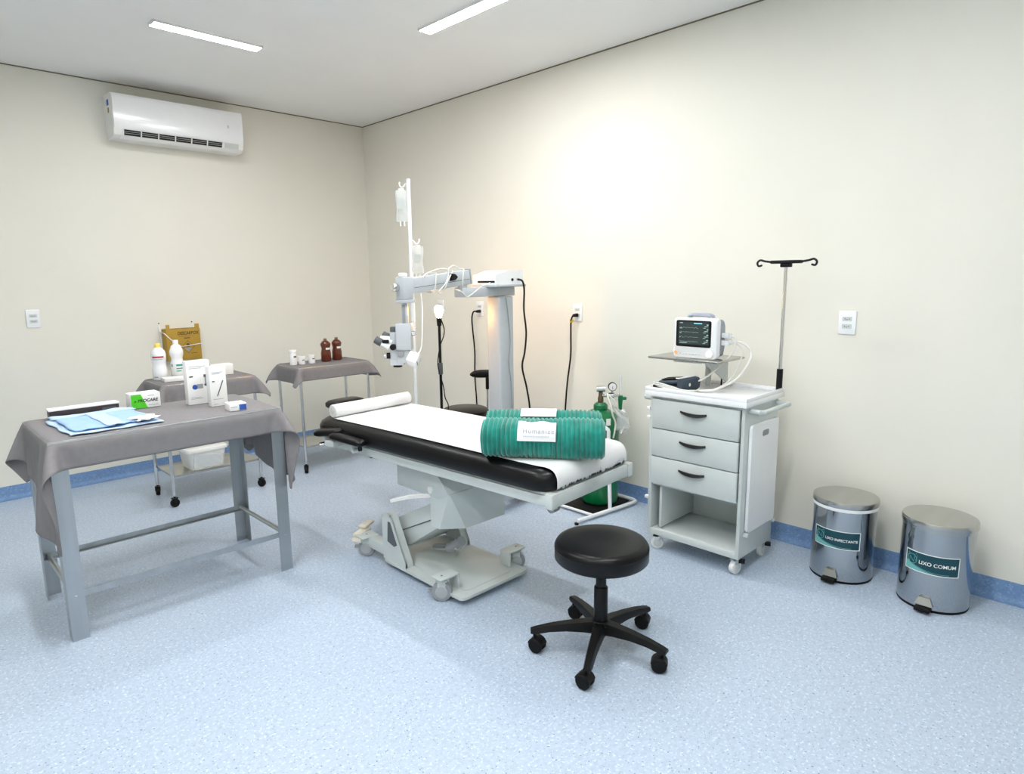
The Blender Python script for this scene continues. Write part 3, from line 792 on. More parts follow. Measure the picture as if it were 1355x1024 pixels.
# ------------------------------------------------------------------ round stool
SC = (-1.622, -4.132)
st = thing('rolling_stool', (SC[0], SC[1], 0), 'black round stool on five casters in the foreground', 'stool')
sr = .187
seatp = [(sr*.55, .392), (sr*.96, .394), (sr*1.0, .402), (sr*1.0, .446), (sr*.985, .458), (sr*.95, .467), (sr*.85, .472), (sr*.5, .4725), (sr*.2, .471), (.002, .4705)]
B().lathe(seatp, (SC[0], SC[1], 0), 48).obj('seat', VINYLB, st, ang=50)
B().lathe([(sr*1.004, .444), (sr*1.008, .447), (sr*1.004, .45)], (SC[0], SC[1], 0), 48, cap=False).obj('seat_piping', VINYLB, st)
B().lathe([(.1, .378), (.1, .393)], (SC[0], SC[1], 0), 24).obj('seat_plate', BLACK, st)
B().lathe([(.021, .27), (.021, .38)], (SC[0], SC[1], 0), 20).obj('gas_lift', BLACK, st)
B().lathe([(.027, .10), (.0285, .12), (.0275, .272), (.025, .276)], (SC[0], SC[1], 0), 22).obj('column_sleeve', BLACK, st)
B().lathe([(.034, .085), (.044, .095), (.044, .12), (.034, .132)], (SC[0], SC[1], 0), 22).obj('hub', BLACK, st)
lv = B(); lv.tube([(SC[0]+.05, SC[1]-.05, .378), (SC[0]+.045, SC[1]-.075, .362), (SC[0]+.07, SC[1]-.085, .36), (SC[0]+.085, SC[1]-.07, .375)], .005, 6); lv.obj('height_lever', BLACK, st)
for k in range(5):
    a = R(63.6+72*k); d = Vector((math.cos(a), math.sin(a), 0)); n = Vector((-d.y, d.x, 0)); o0 = Vector((SC[0], SC[1], 0))
    loops = []
    for s, wd, z0, z1 in ((.02, .056, .082, .13), (.07, .05, .088, .128), (.14, .044, .092, .122), (.21, .038, .088, .112), (.265, .034, .078, .1), (.285, .03, .08, .094)):
        q = o0+d*s
        loops.append([tuple(q+n*wd/2+Vector((0, 0, z0))), tuple(q+n*wd/2*.96+Vector((0, 0, (z0+z1)/2))), tuple(q+n*wd/2*.7+Vector((0, 0, z1))), tuple(q-n*wd/2*.7+Vector((0, 0, z1))), tuple(q-n*wd/2*.96+Vector((0, 0, (z0+z1)/2))), tuple(q-n*wd/2+Vector((0, 0, z0)))])
    lg = B().loft(loops).obj('leg', BLACK, st, ang=40)
    wa = a+R((40, -35, 70, 20, -60)[k]); q = o0+d*.268
    dd = Vector((math.cos(wa), math.sin(wa), 0)); nn = Vector((-dd.y, dd.x, 0)); cc = q+Vector((0, 0, .03))-dd*.012
    cs = B()
    for s in (-1, 1):
        c2 = cc+nn*s*.015
        cs.lathe([(.012, -.0105), (.026, -.0105), (.03, -.006), (.03, .006), (.026, .0105), (.012, .0105)], c2, 20, nn)
    cs.obj('caster', BLACKR, lg)
    hd = B().lathe([(.033, -.022), (.034, 0), (.033, .022)], cc, 16, nn)
    bmesh.ops.bisect_plane(hd.bm, geom=hd.bm.verts[:]+hd.bm.edges[:]+hd.bm.faces[:], plane_co=cc+Vector((0, 0, .006)), plane_no=(0, 0, 1), clear_inner=True)
    hd.cyl(q+Vector((0, 0, .05)), q+Vector((0, 0, .082)), .007, n=10)
    hd.obj('caster_hood', BLACK, lg)

# ------------------------------------------------------------------ medical cart
CX0, CX1, CY0, CY1 = -.638, -.262, -4.238, -3.705
cart = thing('medical_cart', (-.45, -3.97, 0), 'pale grey medical cart with three drawers and an open bay', 'cart')
ZB, ZT = .092, .872
tk = .018
for y, nme in ((CY0, 'side_panel'), (CY1-tk, 'side_panel')): B().span(CX0, CX1, y, y+tk, ZB, ZT, .002).obj(nme, GREYP, cart)
B().span(CX1-tk, CX1, CY0+tk, CY1-tk, ZB, ZT).obj('back_panel', GREYP, cart)
B().span(CX0, CX1-tk, CY0+tk, CY1-tk, ZB, ZB+.035, .002).obj('bottom_panel', GREYP, cart)
B().span(CX0+.01, CX1-tk, CY0+tk, CY1-tk, .375, .387).obj('divider_panel', GREYP, cart)
B().span(CX0, CX1-tk, CY0+tk, CY1-tk, ZT-.014, ZT).obj('top_panel', GREYP, cart)
B().span(CX0+.012, CX1-.02, CY1-tk-.06, CY1-tk-.045, .14, .37, .002).obj('inner_rail', GREYP, cart)
for k, (za, zb) in enumerate(((.700, .857), (.546, .695), (.390, .541))):
    d = B().span(CX0-.016, CX0+.004, CY0+.022, CY1-.022, za, zb, .003).obj('drawer', GREYP, cart)
    B().span(CX0+.005, CX1-.05, CY0+.03, CY1-.03, za+.012, zb-.02).obj('drawer_box', GREYW, d)
    yc, zc = (CY0+CY1)/2, zb-.048
    hb = B(); rows = []
    for i in range(15):
        s = -1+2*i/14; y = yc+.074*s; wv = (1-s*s)
        rows.append([(CX0-.0165, y, zc+.004-.006*wv), (CX0-.02-.018*wv, y, zc+.006-.005*wv), (CX0-.024-.02*wv, y, zc-.002-.011*wv), (CX0-.0165-.004*wv, y, zc-.006-.016*wv)])
    hb.loft(rows); hb.obj('handle', BLACK, d, ang=60)
# white worktop tray with raised rim
tr = B(); tr.span(-.665, -.228, -4.255, -3.685, .873, .902, .003)
tp = tr.obj('worktop', WHITE, cart)
rim = B()
rim.span(-.665, -.653, -4.255, -3.685, .9, .921, .003); rim.span(-.24, -.228, -4.255, -3.685, .9, .921, .003)
rim.span(-.6535, -.2395, -4.255, -4.243, .9, .921, .003); rim.span(-.6535, -.2395, -3.697, -3.685, .9, .921, .003)
rim.obj('worktop_rim', WHITE, tp)
for y0, s in ((CY0, -1), (CY1, 1)):
    hb = B(); hb.tube([(-.60, y0, .85), (-.60, y0+s*.055, .85), (-.585, y0+s*.07, .85), (-.30, y0+s*.07, .85), (-.285, y0+s*.055, .85), (-.285, y0, .85)], .0125, 10)
    hb.obj('push_handle', GREYP, cart)
bdp = []
B().loft([[(p[0], CY0-.004-.0, p[1]) for p in [(q[0], q[1]) for q in rrect(-.592, -.285, .225, .775, 0, .02)]], [(q[0], CY0-.019, q[1]) for q in rrect(-.592, -.285, .225, .775, 0, .02)]]).obj('side_board', WHITE, cart)
B().loft([[(q[0], CY0-.0192, q[1]) for q in rrect(-.475, -.405, .705, .735, 0, .012)], [(q[0], CY0-.0202, q[1]) for q in rrect(-.475, -.405, .705, .735, 0, .012)]]).obj('board_grip', GREYW, cart)
for z in (.225, .24): pass
B().span(-.6, -.585, CY0-.025, CY0, .205, .225, .002).obj('board_hook', GREYP, cart)
B().span(-.30, -.285, CY0-.025, CY0, .205, .225, .002).obj('board_hook', GREYP, cart)
sp = B(); sp.span(-.60, -.47, CY1, CY1+.03, .16, .78, .003); sp.obj('side_channel', GREYP, cart)
for z in (.80, .75, .3): B().span(-.645, -.625, CY1, CY1+.02, z-.008, z+.008, .002).obj('hinge', WHITEM, cart)
for x in (-.60, -.30):
    for y in (-4.205, -3.745):
        caster(cart, (x+.0, y), .035, .024, R(200 if y < -4 else 160)+x, TRANSL, CHROME, hub=GREYP, h=.093)
        B().box((x-.01, y-.04 if y < -4 else y+.0, .082), (.05, .03, .008), .002, M=rz(.4)).obj('brake_lever', BLACK, cart)
# drip pole
B().cyl((-.25, -4.232, .87), (-.25, -4.232, 1.02), .0155, n=14).obj('pole_socket', BLACK, cart)
pl = B().cyl((-.25, -4.232, 1.02), (-.25, -4.232, 1.565), .0085, n=14).obj('drip_pole', CHROME, cart)
hk = B(); hk.span(-.268, -.232, -4.31, -4.155, 1.558, 1.575, .005); hk.span(-.262, -.238, -4.26, -4.205, 1.54, 1.56, .004)
for s in (-1, 1):
    hk.tube([(-.25, -4.232+s*.07, 1.566), (-.25, -4.232+s*.11, 1.572), (-.25, -4.232+s*.135, 1.578), (-.25, -4.232+s*.15, 1.565), (-.25, -4.232+s*.143, 1.548), (-.25, -4.232+s*.125, 1.552)], .0055, 8, 4)
hk.obj('pole_hooks', BLACK, pl)
# monitor shelf
B().cyl((-.31, -3.86, .9), (-.31, -3.86, 1.05), .017, n=16).obj('shelf_post', GREYP, cart)
sh = B().span(-.555, -.25, -4.04, -3.625, 1.058, 1.070, .004).obj('monitor_shelf', STEELD, cart)
bb = B(); bb.span(-.50, -.26, -3.92, -3.75, 1.044, 1.0585, .003); bb.prism([(-.28, .93), (-.26, .93), (-.26, 1.057), (-.5, 1.057), (-.5, 1.045)], 1, -3.95, -3.94)
bb.obj('shelf_bracket', GREYP, sh)

# monitor
mo = thing('patient_monitor', (-.42, -3.88, 1.07), 'white and grey patient monitor with a dark screen on the cart shelf', 'monitor')
mx = -.51; my0, my1 = -4.005, -3.755; mz0, mz1 = 1.071, 1.285
def yzr(x, ins, r, z0=mz0, z1=mz1): return [(x, q[0], q[1]) for q in rrect(my0+ins, my1-ins, z0+ins, z1-ins, 0, r)]
B().loft([yzr(mx, .006, .02), yzr(mx+.006, 0, .022), yzr(mx+.04, 0, .022), yzr(mx+.045, .006, .02)]).obj('front_bezel', WHITE, mo, ang=40)
B().loft([yzr(mx+.0455, .008, .02), yzr(mx+.10, .01, .02), yzr(mx+.15, .03, .02)]).obj('rear_case', W_('monitor_grey', (150, 158, 168), .45), mo, ang=40)
sc = B().loft([yzr(mx-.0012, .0, .012, 1.142, 1.273)[:]], cap=False) if False else B()
so_ = [(mx-.0015, q[0], q[1]) for q in rrect(my0+.03, my1-.017, 1.132, 1.271, 0, .010)]
sc.loft([so_, [(mx+.001, p[1], p[2]) for p in so_]]); sg = sc.obj('screen_glass', BLACK, mo)
B().span(mx-.0022, mx-.0015, my0+.042, my1-.032, 1.145, 1.262).obj('screen', SCREEN, sg)
ya, yb = my1-.034, my0+.044      # left and right edges of the screen as seen from the front
bb = B()
for z, wv in ((1.245, 3), (1.222, 9), (1.196, 2), (1.172, 5)):
    pts = [(mx-.0026, ya-.005-.108*i/40, z-.012+.0022*(math.sin(i*wv*.31)+math.sin(i*1.3*wv*.2))) for i in range(41)]
    bb.tube(pts, .0004, 4)
bb.obj('screen_traces', SCRT, sg)
bb = B()
for z, l in ((1.256, .018), (1.228, .012), (1.203, .010), (1.18, .006), (1.151, .045)): bb.span(mx-.0028, mx-.0023, ya-.004-l, ya-.004, z, z+.003)
for z in (1.24, 1.215, 1.187, 1.16):
    bb.span(mx-.0028, mx-.0023, yb+.004, yb+.024, z, z+.003); bb.span(mx-.0028, mx-.0023, yb+.002, yb+.011, z+.008, z+.013); bb.span(mx-.0028, mx-.0023, yb+.017, yb+.031, z-.007, z-.005)
bb.obj('screen_readings', SCRT, sg)
B().span(mx-.0028, mx-.0023, yb+.038, yb+.085, 1.254, 1.259).obj('screen_banner', SCRC, sg)
B().cyl((mx, my0+.032, 1.10), (mx-.012, my0+.032, 1.10), .021, n=24, bev=.003).obj('jog_dial', WHITE, mo)
B().cyl((mx, my1-.018, 1.098), (mx-.003, my1-.018, 1.098), .010, n=18).obj('power_button', ORANGE, mo)
for k in range(7): B().span(mx-.0022, mx+.001, my1-.052-k*.0185, my1-.040-k*.0185, 1.091, 1.0985, .001).obj('button', GREYP, mo)
hb = B(); hb.tube([(mx+.05, my0+.07, 1.283), (mx+.05, my0+.08, 1.295), (mx+.05, my1-.07, 1.295), (mx+.05, my1-.06, 1.283)], .008, 8, 4); hb.tube([(mx+.075, my0+.06, 1.283), (mx+.075, my0+.075, 1.297), (mx+.075, my1-.07, 1.297), (mx+.075, my1-.06, 1.283)], .009, 8, 4); hb.obj('carry_handle', W_('handle_grey', (158, 166, 178), .5), mo)
for dx, z in ((.085, 1.195), (.115, 1.19), (.085, 1.155), (.118, 1.158)):
    B().span(mx+dx-.014, mx+dx+.014, my0-.022, my0+.012, z-.013, z+.013, .003).obj('connector', WHITE, mo)
# leads from monitor to cuff
cb = B(); cb.tube([(mx+.12, my0-.02, 1.19), (mx+.125, my0-.045, 1.17), (mx+.10, my0-.03, 1.09), (mx+.03, my0+.05, .985), (mx-.02, my0+.13, .935), (mx-.04, my0+.165, .926)], .005, 8, 8)
cb.top('sensor_lead', CABLEW, (mx+.12, my0-.02, 1.19), 'thin white lead falling straight from the monitor side to the cuff', 'cable', 'white monitor leads', ang=60)
cb = B(); cb.tube([(mx+.13, my0-.02, 1.157), (mx+.16, my0-.07, 1.15), (mx+.16, my0-.115, 1.09), (mx+.08, my0-.09, .985), (mx-.0, my0-.02, .925), (mx-.03, my0+.03, .914), (mx-.06, my0+.10, .908), (mx-.08, my0+.15, .91)], .006, 8, 8)
cb.top('air_hose', CABLEW, (mx+.13, my0-.02, 1.157), 'white hose looping widest from the monitor down onto the cart top', 'cable', 'white monitor leads', ang=60)
cb = B(); cb.tube([(mx+.1, my0-.02, 1.157), (mx+.14, my0-.055, 1.14), (mx+.14, my0-.075, 1.09), (mx+.07, my0-.05, .97), (mx+.0, my0+.0, .92), (mx-.04, my0+.06, .909)], .004, 8, 8)
cb.top('sensor_lead', CABLEW, (mx+.1, my0-.02, 1.157), 'white lead curving inside the widest monitor hose loop', 'cable', 'white monitor leads', ang=60)
cb = B(); cb.tube([(-.3, -3.93, 1.055), (-.29, -3.935, 1.0), (-.29, -3.93, .93), (-.27, -3.92, .905)], .0045, 8, 6)
cb.top('power_cable', BLACK, (-.3, -3.93, 1.055), 'black power cable dropping under the monitor shelf', 'cable', ang=60)
# blood pressure cuff
cz = .903
cu = thing('blood_pressure_cuff', (-.56, -3.8, cz), 'folded grey blood pressure cuff with coiled hose on the cart top', 'cuff')
SLATE = W_('cuff_slate', (58, 70, 82), .8, bump=.2, bscale=200)
def cpad(c, l, wd, h, rot, tilt, name, M):
    Mx = rz(rot) @ Matrix.Rotation(tilt, 3, 'X'); loops = []
    for ins, z in ((.006, -.5), (0, -.2), (0, .2), (.006, .5)):
        loops.append([tuple(Vector(c)+Mx @ Vector(q)) for q in rrect(-l/2+ins, l/2-ins, -wd/2+ins, wd/2-ins, z*h, .015, 4)])
    return B().loft(loops).obj(name, M, cu, ang=60)
cpad((-.56, -3.80, cz+.017), .135, .15, .022, .05, 0, 'cuff_wrap', SLATE)
cpad((-.555, -3.795, cz+.043), .13, .135, .022, .1, R(-6), 'cuff_fold', SLATE)
cpad((-.555, -3.785, cz+.058), .10, .095, .006, .1, R(-6), 'velcro_patch', BLACKR)
rl = cpad((-.555, -3.882, cz+.036), .15, .05, .066, -.12, R(8), 'rolled_end', SLATE)
cpad((-.558, -3.868, cz+.072), .15, .012, .007, -.12, 0, 'white_edge', WHITEM)
B().cyl((-.59, -3.9075, cz+.04), (-.59, -3.909, cz+.04), .009, n=14).obj('printed_mark', WHITEM, rl)
bb = B()
for k in range(4):
    bb.tube([(-.58+.012*k, -3.715-.002*k, cz+.010+.009*k), (-.632, -3.722+.002*k, cz+.010+.010*k), (-.645, -3.76, cz+.010+.010*k), (-.646, -3.83, cz+.009+.007*k), (-.638, -3.89, cz+.008+.003*k), (-.60, -3.925-.006*k, cz+.007+.002*k), (-.53, -3.93, cz+.007+.002*k)], .0046, 8, 6)
bb.obj('coiled_hose', CABLEW, cu, ang=60)
bb = B(); bb.tube([(-.62, -3.72, cz+.03), (-.652, -3.735, cz+.02), (-.652, -3.78, cz+.012)], .007, 8, 5); bb.obj('cuff_loop', BLACKR, cu, ang=60)

# ------------------------------------------------------------------ pedal bins
def bin_(x, y, text, label, tsize, ring):
    t = thing('pedal_bin', (x, y, 0), label, 'bin', 'steel pedal bins')
    r, h = .143, .375
    B().lathe([(r*.985, 0), (r, .004), (r, .012)], (x, y, 0), 64).obj('base_ring', BLACKR, t)
    B().lathe([(r, .0125), (r*1.002, .016), (r*1.002, h-.01), (r*1.0, h)], (x, y, 0), 64, cap=False).obj('bin_body', STEELP, t, ang=60)
    if ring: B().lathe([(r*1.0, h-.012), (r*1.045, h-.008), (r*1.05, h+.004), (r*1.01, h+.008)], (x, y, 0), 48, cap=False).obj('liner_rim', WHITE, t)
    else: B().lathe([(r*1.0, h-.008), (r*1.012, h-.004), (r*1.012, h+.006)], (x, y, 0), 48, cap=False).obj('liner_rim', STEELD, t)
    ld = B().lathe([(r*1.035, h+.006), (r*1.045, h+.008), (r*1.045, h+.028), (r*1.03, h+.035), (r*.9, h+.040), (r*.5, h+.045), (.001, h+.046)], (x, y, 0), 64).obj('lid', STEELD, t, ang=40)
    a0 = R(184); rr = r*1.004
    C = lambda s, z, off=0: (x+(rr+off)*math.cos(a0+s/rr), y+(rr+off)*math.sin(a0+s/rr), z)
    zc, hh, hw = .222, .046, .112
    def patch(s0, s1, zf0, zf1, off, n=24):
        rows = []
        for i in range(n+1):
            s = s0+(s1-s0)*i/n; rows.append([C(s, zf0(s), off), C(s, zf1(s), off)])
        return B().grid(rows)
    lb = patch(-hw, hw, lambda s: zc-hh, lambda s: zc+hh, .0006).obj('label', WHITEM, t, flip=False)
    e = .004
    sw = lambda s: zc-hh+e+max(0, .036*(1-((s+hw)/(1.35*hw)))**1.6) if (s+hw) < 1.35*hw else zc-hh+e
    patch(-hw+e, hw-e, lambda s: zc-hh+e, lambda s: zc+hh-e, .0010).obj('label_field', TEALL, lb, flip=False)
    patch(-hw+e, hw*.5, lambda s: zc-hh+e, sw, .0014).obj('label_wave', TEALS, lb, flip=False)
    bb = B()
    bb.tube([C(s, sw(s)+.0015+.003*(1+s/hw), .0016) for s in [(-hw+e)+(1.6*hw)*i/24 for i in range(25)]], .0008, 4)
    bb.tube([C(-.078+.022*math.cos(q), zc+.006+.022*math.sin(q), .0016) for q in [2*math.pi*i/28 for i in range(28)]], .0012, 4, closed=True)
    bb.tube([C(-.09, zc-.008, .0016), C(-.089, zc+.016, .0016), C(-.07, zc-.006, .0016), C(-.066, zc+.02, .0016)], .0012, 4)
    bb.tube([C(-.1, zc+.012, .0016), C(-.094, zc+.034, .0016), C(-.084, zc+.024, .0016)], .0008, 4)
    bb.tube([C(-.073, zc+.024, .0016), C(-.06, zc+.036, .0016), C(-.055, zc+.022, .0016), C(-.062, zc+.0, .0016)], .0008, 4)
    bb.obj('emblem', TEALS, lb)
    B().text(text, tsize, lambda a, b: C(-.048+a, zc-.006+b, .0018), bold=.0003).obj('lettering', WHITEM, lb)
    # pedal
    P = B(); xp = x-r
    P.prism([(xp+.012, .066), (xp-.012, .058), (xp-.02, .03), (xp-.014, .03), (xp-.006, .05), (xp+.012, .056)], 1, y-.03, y+.03) if False else None
    pts = [(-.022, .068), (.022, .068), (.036, .034), (-.036, .034)]
    P.loft([[(xp+.004, y+a, z) for a, z in pts], [(xp-.012 if z > .05 else xp-.020, y+a, z) for a, z in pts]])
    P.obj('pedal_cover', STEELD, t)
    B().span(xp-.045, xp+.006, y-.031, y+.031, .012, .03, .003).obj('pedal', BLACKR, t)
    return t
bin_(-.215, -4.585, 'LIXO INFECTANTE', 'steel pedal bin lettered LIXO INFECTANTE, nearer the cart', .0176, True)
bin_(-.225, -4.99, 'LIXO COMUM', 'steel pedal bin lettered LIXO COMUM, at the right edge', .0228, False)

# ------------------------------------------------------------------ gas cylinder and its cart
gx_, gy_ = -.235, -3.06
gc = thing('cylinder_cart', (gx_, gy_, 0), 'white tubular cylinder cart standing on the floor behind the bed foot', 'cart')
tb_ = B()
tb_.tube([(-.64, -3.20, .022), (-.50, -3.215, .022), (-.14, -3.255, .022), (-.09, -3.24, .022), (-.075, -3.19, .022), (-.075, -2.96, .022), (-.09, -2.90, .022), (-.14, -2.885, .022), (-.53, -2.905, .022)], .0125, 10, 4)
tb_.obj('floor_frame', WHITE, gc, ang=60)
for p in ((-.64, -3.20), (-.53, -2.905)): B().cyl((p[0]-.006, p[1], .0005), (p[0]-.006, p[1], .012), .013, n=12).obj('foot', BLACKR, gc)
B().cyl((-.49, -2.91, .02), (-.49, -3.21, .02), .009, n=10).obj('cross_bar', WHITE, gc)
B().span(-.475, -.09, -3.2, -2.92, .008, .016, .002).obj('rubber_mat', BLACKR, gc)
for y in (-3.225, -2.897): B().cyl((-.34, y, .02), (-.35, y+(.012 if y < -3 else -.006), .52), .0125, n=12).obj('post', WHITE, gc)
bb = B(); bb.tube([(-.35, -3.213, .52), (-.36, -3.2, .56), (-.40, -3.06, .575), (-.36, -2.92, .56), (-.35, -2.903, .52)], .0125, 10, 4); bb.obj('top_hoop', WHITE, gc, ang=60)
cy = thing('gas_cylinder', (gx_, gy_, .016), 'green oxygen cylinder with a pressure gauge behind the bed foot', 'cylinder')
B().lathe([(.10, .017), (.118, .024), (.122, .04), (.122, .54), (.116, .58), (.098, .615), (.07, .635), (.045, .645)], (gx_, gy_, 0), 40).obj('tank', GREEN, cy, ang=60)
B().lathe([(.044, .645), (.046, .65), (.046, .675), (.03, .69)], (gx_, gy_, 0), 28).obj('collar', GREEN, cy)
BRS = W_('brass', (120, 104, 84), .35, 1)
B().lathe([(.018, .69), (.019, .72), (.014, .735), (.014, .76)], (gx_, gy_, 0), 16).obj('valve', BRS, cy)
B().cyl((gx_-.02, gy_+.02, .78), (gx_+.02, gy_-.02, .78), .02, n=14).obj('valve_knob', CHROME, cy)
dv = Vector((.711, -.703, 0))      # along the wall side
def gp(s, z, d=0): return (gx_+dv.x*s-.70*d, gy_+dv.y*s-.71*d, z)
B().cyl(gp(0, .735), gp(.13, .735), .011, n=12).obj('regulator', CHROME, cy)
B().cyl(gp(.05, .735), gp(.085, .735), .02, n=14).obj('regulator_body', CHROME, cy)
ga = B().cyl(gp(.075, .795, -.008), gp(.075, .795, .016), .028, n=24).obj('gauge', BLACK, cy)
B().cyl(gp(.075, .795, .0163), gp(.075, .795, .018), .024, n=24).obj('dial', WHITEM, ga)
B().box(gp(.075, .795, .0185), (.003, .003, .03), M=rz(.7) @ Matrix.Rotation(.5, 3, 'Y')).obj('needle', INK, ga)
B().cyl(gp(.075, .74), gp(.075, .77), .007, n=10).obj('gauge_stem', CHROME, cy)
fm = B().cyl(gp(.13, .70), gp(.13, .735), .016, n=14).obj('flowmeter', GREEN, cy)
B().cyl(gp(.13, .735), gp(.13, .86), .009, n=14).obj('flow_tube', CLEAR, fm)
B().cyl(gp(.13, .715), gp(.168, .715), .011, n=12).obj('flow_knob', GREEN, fm)
B().cyl(gp(.13, .64), gp(.13, .70), .011, .015, n=12).obj('outlet_stem', GREEN, fm)
bb = B(); bb.lathe([(.02, .48), (.03, .49), (.031, .6), (.028, .625), (.018, .64)], gp(.14, 0), 20); bb.obj('humidifier_bottle', TRANSL, cy)
bb = B(); bb.tube([gp(.03, .76, .06), gp(.045, .70, .12), gp(.06, .63, .13), gp(.08, .58, .12), gp(.075, .53, .13), gp(.065, .48, .13)], .006, 8, 6)
bb.tube([gp(.03, .76, .06), gp(.07, .72, .10), gp(.10, .66, .09), gp(.13, .62, .07), gp(.15, .56, .06), gp(.12, .5, .09)], .006, 8, 6)
bb.obj('clear_tubing', TUBEC, cy, ang=60)
rows = []
for i in range(9):
    u = i/8; rr = []
    for j in range(11):
        v = j/10; rr.append(gp(.075+.085*u+.02*math.sin(v*4), .52+.17*v*(1-.3*u), .075+.012*math.sin(u*6+v*9)+.02*v))
    rows.append(rr)
sheet(rows, 'mask_pouch', FLUID, cy, .001)
tg = B().grid([[gp(a, z, math.sqrt(max(0, .1235**2-a*a))) for z in (.605-.045, .605)] for a in (.02, .035, .05)]); tg.obj('paper_tag', WHITEM, cy)

# ------------------------------------------------------------------ microscope
ms = thing('surgical_microscope', (-.6, -2.5, 0), 'grey surgical microscope on a column, its arm reaching over the bed head', 'microscope')
mb = B(); mb.span(-.85, -.35, -2.72, -2.64, .06, .12, .02); mb.span(-.85, -.35, -2.36, -2.28, .06, .12, .02); mb.span(-.66, -.54, -2.66, -2.34, .06, .13, .02)
mb.obj('base', GREYM, ms)
for x in (-.82, -.38):
    for y in (-2.68, -2.32): caster(ms, (x, y), .026, .022, .3, BLACKR, GREYW, h=.062)
B().span(-.665, -.535, -2.562, -2.438, .12, 1.385, .014, 3).obj('column', GREYM, ms)
B().span(-.96, -.50, -2.54, -2.46, 1.387, 1.446, .006).obj('lower_arm', GREYM, ms)
B().cyl((-.925, -2.5, 1.446), (-.925, -2.5, 1.474), .03, n=20).obj('pivot', GREYM, ms)
ua = B()
L0, L1 = Vector((-1.33, -2.5, 1.463)), Vector((-.885, -2.5, 1.512))
Mt = Matrix.Rotation(-math.atan2(L1.z-L0.z, L1.x-L0.x), 3, 'Y')
ua.box((L0+L1)/2, ((L1-L0).length, .072, .088), .005, M=Mt)
up_ = ua.obj('upper_arm', GREYM, ms)
B().box((L0+L1)/2+Vector((0, -.0365, -.012)), ((L1-L0).length*.94, .001, .0025), M=Mt).obj('arm_seam', GREYD, up_)
B().box((L1.x-.002, -2.5, 1.515), (.012, .075, .092), .002, M=Mt).obj('end_cap', GREYW, up_)
kp = (-1.03, -2.537, 1.512)
B().loft([[(kp[0]-.025, kp[1], kp[2]+.024), (kp[0]-.025, kp[1], kp[2]-.024), (kp[0]+.01, kp[1], kp[2]-.02), (kp[0]+.03, kp[1], kp[2]), (kp[0]+.01, kp[1], kp[2]+.02)], [(kp[0]-.02, kp[1]-.02, kp[2]+.019), (kp[0]-.02, kp[1]-.02, kp[2]-.019), (kp[0]+.008, kp[1]-.02, kp[2]-.016), (kp[0]+.024, kp[1]-.02, kp[2]), (kp[0]+.008, kp[1]-.02, kp[2]+.016)]]).obj('tension_knob', BLACK, up_)
B().span(-1.398, -1.325, -2.54, -2.46, 1.385, 1.515, .008).obj('head_joint', GREYM, ms)
B().span(-1.402, -1.318, -2.54, -2.46, 1.366, 1.386, .004).obj('joint_plate', GREYM, ms)
B().lathe([(.024, 1.516), (.027, 1.52), (.027, 1.532), (.02, 1.538)], (-1.372, -2.5, 0), 20).obj('top_knob', WHITE, ms)
B().cyl((-1.398, -2.485, 1.455), (-1.432, -2.48, 1.455), .024, n=20, bev=.003).obj('side_knob', CHROME, ms)
# head, built in its own frame: sx to the left as one faces the right wall corner, sd away
hx, hy = -1.345, -2.5
HL = Vector((-.711, .703, 0)); HD = Vector((.703, .711, 0)); Mh = Matrix((HL, HD, Vector((0, 0, 1)))).transposed()
Hp = lambda s, d, z: Vector((hx, hy, 0))+HL*s+HD*d+Vector((0, 0, z))
def hbox(s0, s1, d0, d1, z0, z1, name, M=GREYM, bev=.004, par=ms):
    return B().box(Hp((s0+s1)/2, (d0+d1)/2, (z0+z1)/2), (s1-s0, d1-d0, z1-z0), bev, M=Mh).obj(name, M, par)
hbox(.0, .034, -.02, .02, 1.235, 1.37, 'drop_bar')
hbox(.012, .03, -.0215, -.02, 1.25, 1.355, 'drop_bar_plate', GREYW, .0005)
bx_ = hbox(-.02, .068, -.055, .045, 1.095, 1.248, 'head_case')
hbox(.065, .105, -.04, .035, 1.04, 1.215, 'optics_block')
hbox(-.005, .07, -.04, .035, 1.02, 1.095, 'lower_block')
hbox(.03, .11, -.035, .03, 1.005, 1.05, 'lens_housing')
B().cyl(Hp(.072, 0, .992), Hp(.072, 0, 1.006), .026, n=20).obj('objective_lens', BLACK, ms)
bi = B(); bi.lathe([(.034, 0), (.034, .03), (.026, .065), (.024, .075)], Hp(.095, -.012, 1.135), 20, HL*.93+Vector((0, 0, .28))); bi.obj('binocular_tube', WHITE, ms)
for d, s0, z0 in ((-.035, .148, 1.135), (.035, .118, 1.158)):
    p = Hp(s0, d, z0); ax = HL*.86+Vector((0, 0, .5)); ax.normalize()
    B().cyl(p-ax*.045, p+ax*.005, .019, .021, n=18).obj('eyepiece_tube', WHITE, ms)
    B().cyl(p+ax*.005, p+ax*.05, .024, .022, n=18, bev=.003).obj('eyecup', GREYD, ms)
def knob(s, z, r, d=-.055, l=.028, M=BLACK): B().cyl(Hp(s, d, z), Hp(s, d-l, z), r, n=16, bev=.003).obj('knob', M, ms)
hbox(.068, .102, -.045, -.012, 1.2, 1.232, 'focus_knob', GREYD, .006)
knob(.085, 1.115, .018, -.04); hbox(.108, .147, -.06, -.044, 1.137, 1.158, 'grip_knob', BLACK, .005)
B().cyl(Hp(.108, -.03, 1.063), Hp(.128, -.035, 1.063), .018, n=16, bev=.002).obj('zoom_knob', BLACK, ms)
B().cyl(Hp(.128, -.035, 1.063), Hp(.145, -.038, 1.06), .014, n=16, bev=.002).obj('zoom_knob_cap', CHROME, ms)
B().cyl(Hp(-.004, -.02, 1.03), Hp(-.022, -.02, 1.03), .02, n=16, bev=.003).obj('filter_knob', BLACK, ms)
